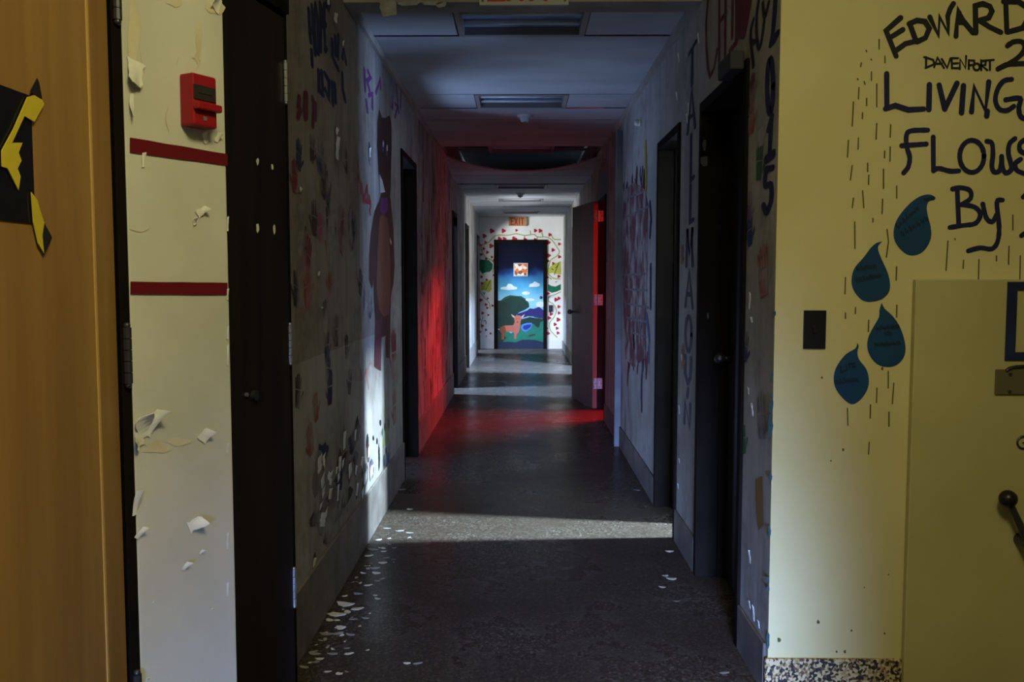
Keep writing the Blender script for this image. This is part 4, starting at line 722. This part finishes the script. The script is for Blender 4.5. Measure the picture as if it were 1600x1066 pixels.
# right wall: sketchy brick mural and scribbles, arch around the red doorway
shape('painted_mural_ground', PLR, [(974, 300), (990, 285), (1008, 296), (1013, 320), (1011, 470), (1008, 560), (990, 575), (978, 560), (973, 450)], 'worn_maroon', wr, 1)
for k in range(64):
    u = random.uniform(974, 1012); v = random.uniform(245, 560); m_ = random.choice(['dark_red', 'maroon', 'ink_black', 'dark_red', 'navy', 'brown', 'maroon'])
    l = random.uniform(15, 55); strokes('painted_scribble', PLR, [[(u, v), (u+random.uniform(-2, 2), v+l*.4), (u+random.uniform(-2, 2), v+l)]], random.uniform(.04, .1), m_, wr, 1)
for p in ([(980, 310), (1005, 300)], [(978, 340), (1015, 322)], [(976, 430), (1010, 428)], [(978, 452), (1012, 454)], [(978, 474), (1014, 481)], [(979, 496), (1010, 503)], [(990, 520), (1010, 527)], [(990, 360), (988, 400)], [(983, 430), (983, 500)], [(992, 280), (996, 300)]): strokes('painted_brick_line', PLR, [p], .016, 'brick_line', wr, 2)
strokes('painted_stripe', PLR, [[(1017, 418), (1017, 478)], [(1016, 320), (1018, 345)], [(1017, 350), (1016, 367)]], .06, 'navy', wr, 2); strokes('painted_stripe', PLR, [[(1011, 495), (1015, 530)], [(1014, 545), (1014, 562)], [(1004, 575), (1002, 620)]], .06, 'sky_ink', wr, 2)
strokes('painted_stripe', PLR, [[(1009, 228), (1010, 290)]], .08, 'yellow_dab', wr, 2); strokes('painted_stripe', PLR, [[(1003, 590), (1003, 640)]], .05, 'ink_black', wr, 2)
shape('painted_arch', PLR, [(8.2, 1.6), (8.2, 2.25), (8.4, 2.45), (8.85, 2.52), (9.3, 2.45), (9.55, 2.2), (9.55, 1.6), (9.24, 1.6), (9.24, 2.145), (8.43, 2.145), (8.43, 1.6)], 'orange_paint', wr, 1, px=False)
shape('painted_arch_band', PLR, [(8.3, 1.5), (8.32, 2.18), (8.5, 2.34), (8.85, 2.4), (9.2, 2.34), (9.24, 2.145), (8.43, 2.145), (8.43, 1.5)], 'arch_blue', wr, 2, px=False)
# small fittings on the right
k = at3(PLR, 1002, 192); bm = bmesh.new(); cyl(bm, k, k-Vector((.02, 0, 0)), .022, n=14); ball(bm, k-Vector((.026, 0, 0)), .022)
tag(put('wall_knob', finish(bm, 'wall_knob', smooth=True), 'white_plastic'), 'small round white fitting high on the right corridor wall', 'fitting')
PN = Pl((0, 3.985, 0), (1, 0, 0), (0, -1, 0))
for u, v, w_, h_ in ((1101, 226, 3, 9), (1100, 252, 5, 9), (1106, 494, 1.5, 5), (1131, 180, 2, 2)):
    keep(shape('pale_scuff', PN, blob(u, v, w_, h_, 10, .35), 'scuff_grey', None, 1), d1)
bm = bmesh.new()
# EXIT soffit chips
for u, v, wd, ht, sd, rs in ((607, 12, .10, .085, .2, .02), (640, 6, .12, .025, .1, .015), (672, 6, .08, .02, 0, .012), (690, 9, .05, .02, .3, .01)): curl('peeling_flake', PS, u, v, wd, ht, 'flake_dim', sof, sd+math.pi, rs)
bm.free()
# torn dark gap between ceiling boards at the right
b_ = Pl((0, 0, 2.6165), (1, 0, 0), (0, 0, -1))
me = bpy.data.meshes.new('board_gap'); me.from_pydata([(.2, 5.80, 2.6165), (.78, 5.80, 2.6165), (.78, 5.66, 2.6165), (.5, 5.76, 2.6165)], [], [(0, 1, 2, 3)]); put('board_gap', me, 'plenum', ceil)
# ------------------------------------------------------------------ paint flakes on the floor
FM = []
for k in range(7):
    V = []; n = 9; c = random.uniform(.1, .35); asp = random.uniform(.35, .7)
    ring = [(math.cos(2*math.pi*i/n)*random.uniform(.6, 1.05)*.5, math.sin(2*math.pi*i/n)*random.uniform(.6, 1.05)*.5*asp) for i in range(n)]
    def zz(x, y_): return .03+c*(x*x*1.6+.4*y_*y_)
    V = [(x, y_, zz(x, y_)) for x, y_ in ring]+[(0, 0, zz(0, 0))]+[(x, y_, zz(x, y_)-.03) for x, y_ in ring]+[(0, 0, zz(0, 0)-.03)]
    Fc = [(i, (i+1) % n, n) for i in range(n)]+[(n+1+(i+1) % n, n+1+i, 2*n+1) for i in range(n)]+[(i, n+1+i, n+1+(i+1) % n, (i+1) % n) for i in range(n)]
    me = bpy.data.meshes.new('paint_flake'); me.from_pydata(V, [], Fc); me.materials.append(MATS['flake' if k % 3 else 'flake_dim']); FM.append(me)
def flake(x, y_, s, rz, label, group):
    o = bpy.data.objects.new('paint_flake', random.choice(FM)); C.objects.link(o); o.location = (x, y_, 0.0002); o.scale = (s, s, s*.55); o.rotation_euler = (0, 0, rz); tag(o, label, 'paint flake', group)
BIG = [(526, 961, .10), (540, 945, .10), (558, 952, .07), (510, 991, .06), (528, 990, .06), (583, 859, .08), (576, 869, .06), (585, 888, .07), (588, 896, .05), (600, 862, .04), (548, 992, .05), (540, 918, .06), (560, 928, .05), (545, 910, .05), (560, 873, .04), (520, 1022, .05), (545, 1022, .045), (492, 1022, .05), (500, 1030, .04), (493, 1035, .04), (512, 1050, .035), (530, 1053, .035), (590, 908, .035), (575, 915, .05), (653, 1037, .04), (604, 872, .04), (598, 880, .05), (534, 980, .05), (552, 968, .04), (590, 936, .04)]
for u, v, s in BIG:
    q = onfloor(u, v)
    if q.x > XL+.03: flake(q.x, q.y, s, random.uniform(-.5, .5), 'fallen paint flake lying at the foot of the left corridor wall', 'paint flakes along the left wall')
for k in range(56):
    y_ = random.uniform(2.85, 4.6); x = XL+.035+abs(random.gauss(0, .09)); flake(x, y_, random.uniform(.015, .045), random.uniform(0, 3.14), 'fallen paint flake lying at the foot of the left corridor wall', 'paint flakes along the left wall')
for u, v, s in ((625, 830, .06), (605, 826, .05), (640, 833, .05), (629, 765, .05), (640, 796, .05), (995, 766, .05), (1046, 862, .05), (1050, 905, .06), (1040, 900, .04), (1035, 918, .04), (1132, 1052, .04), (1058, 940, .03), (865, 560, .05), (636, 1037, .03)):
    q = onfloor(u, v); flake(q.x, q.y, s, random.uniform(-.4, .4), 'stray paint flake on the open floor or by the right wall', 'stray paint flakes on the floor')
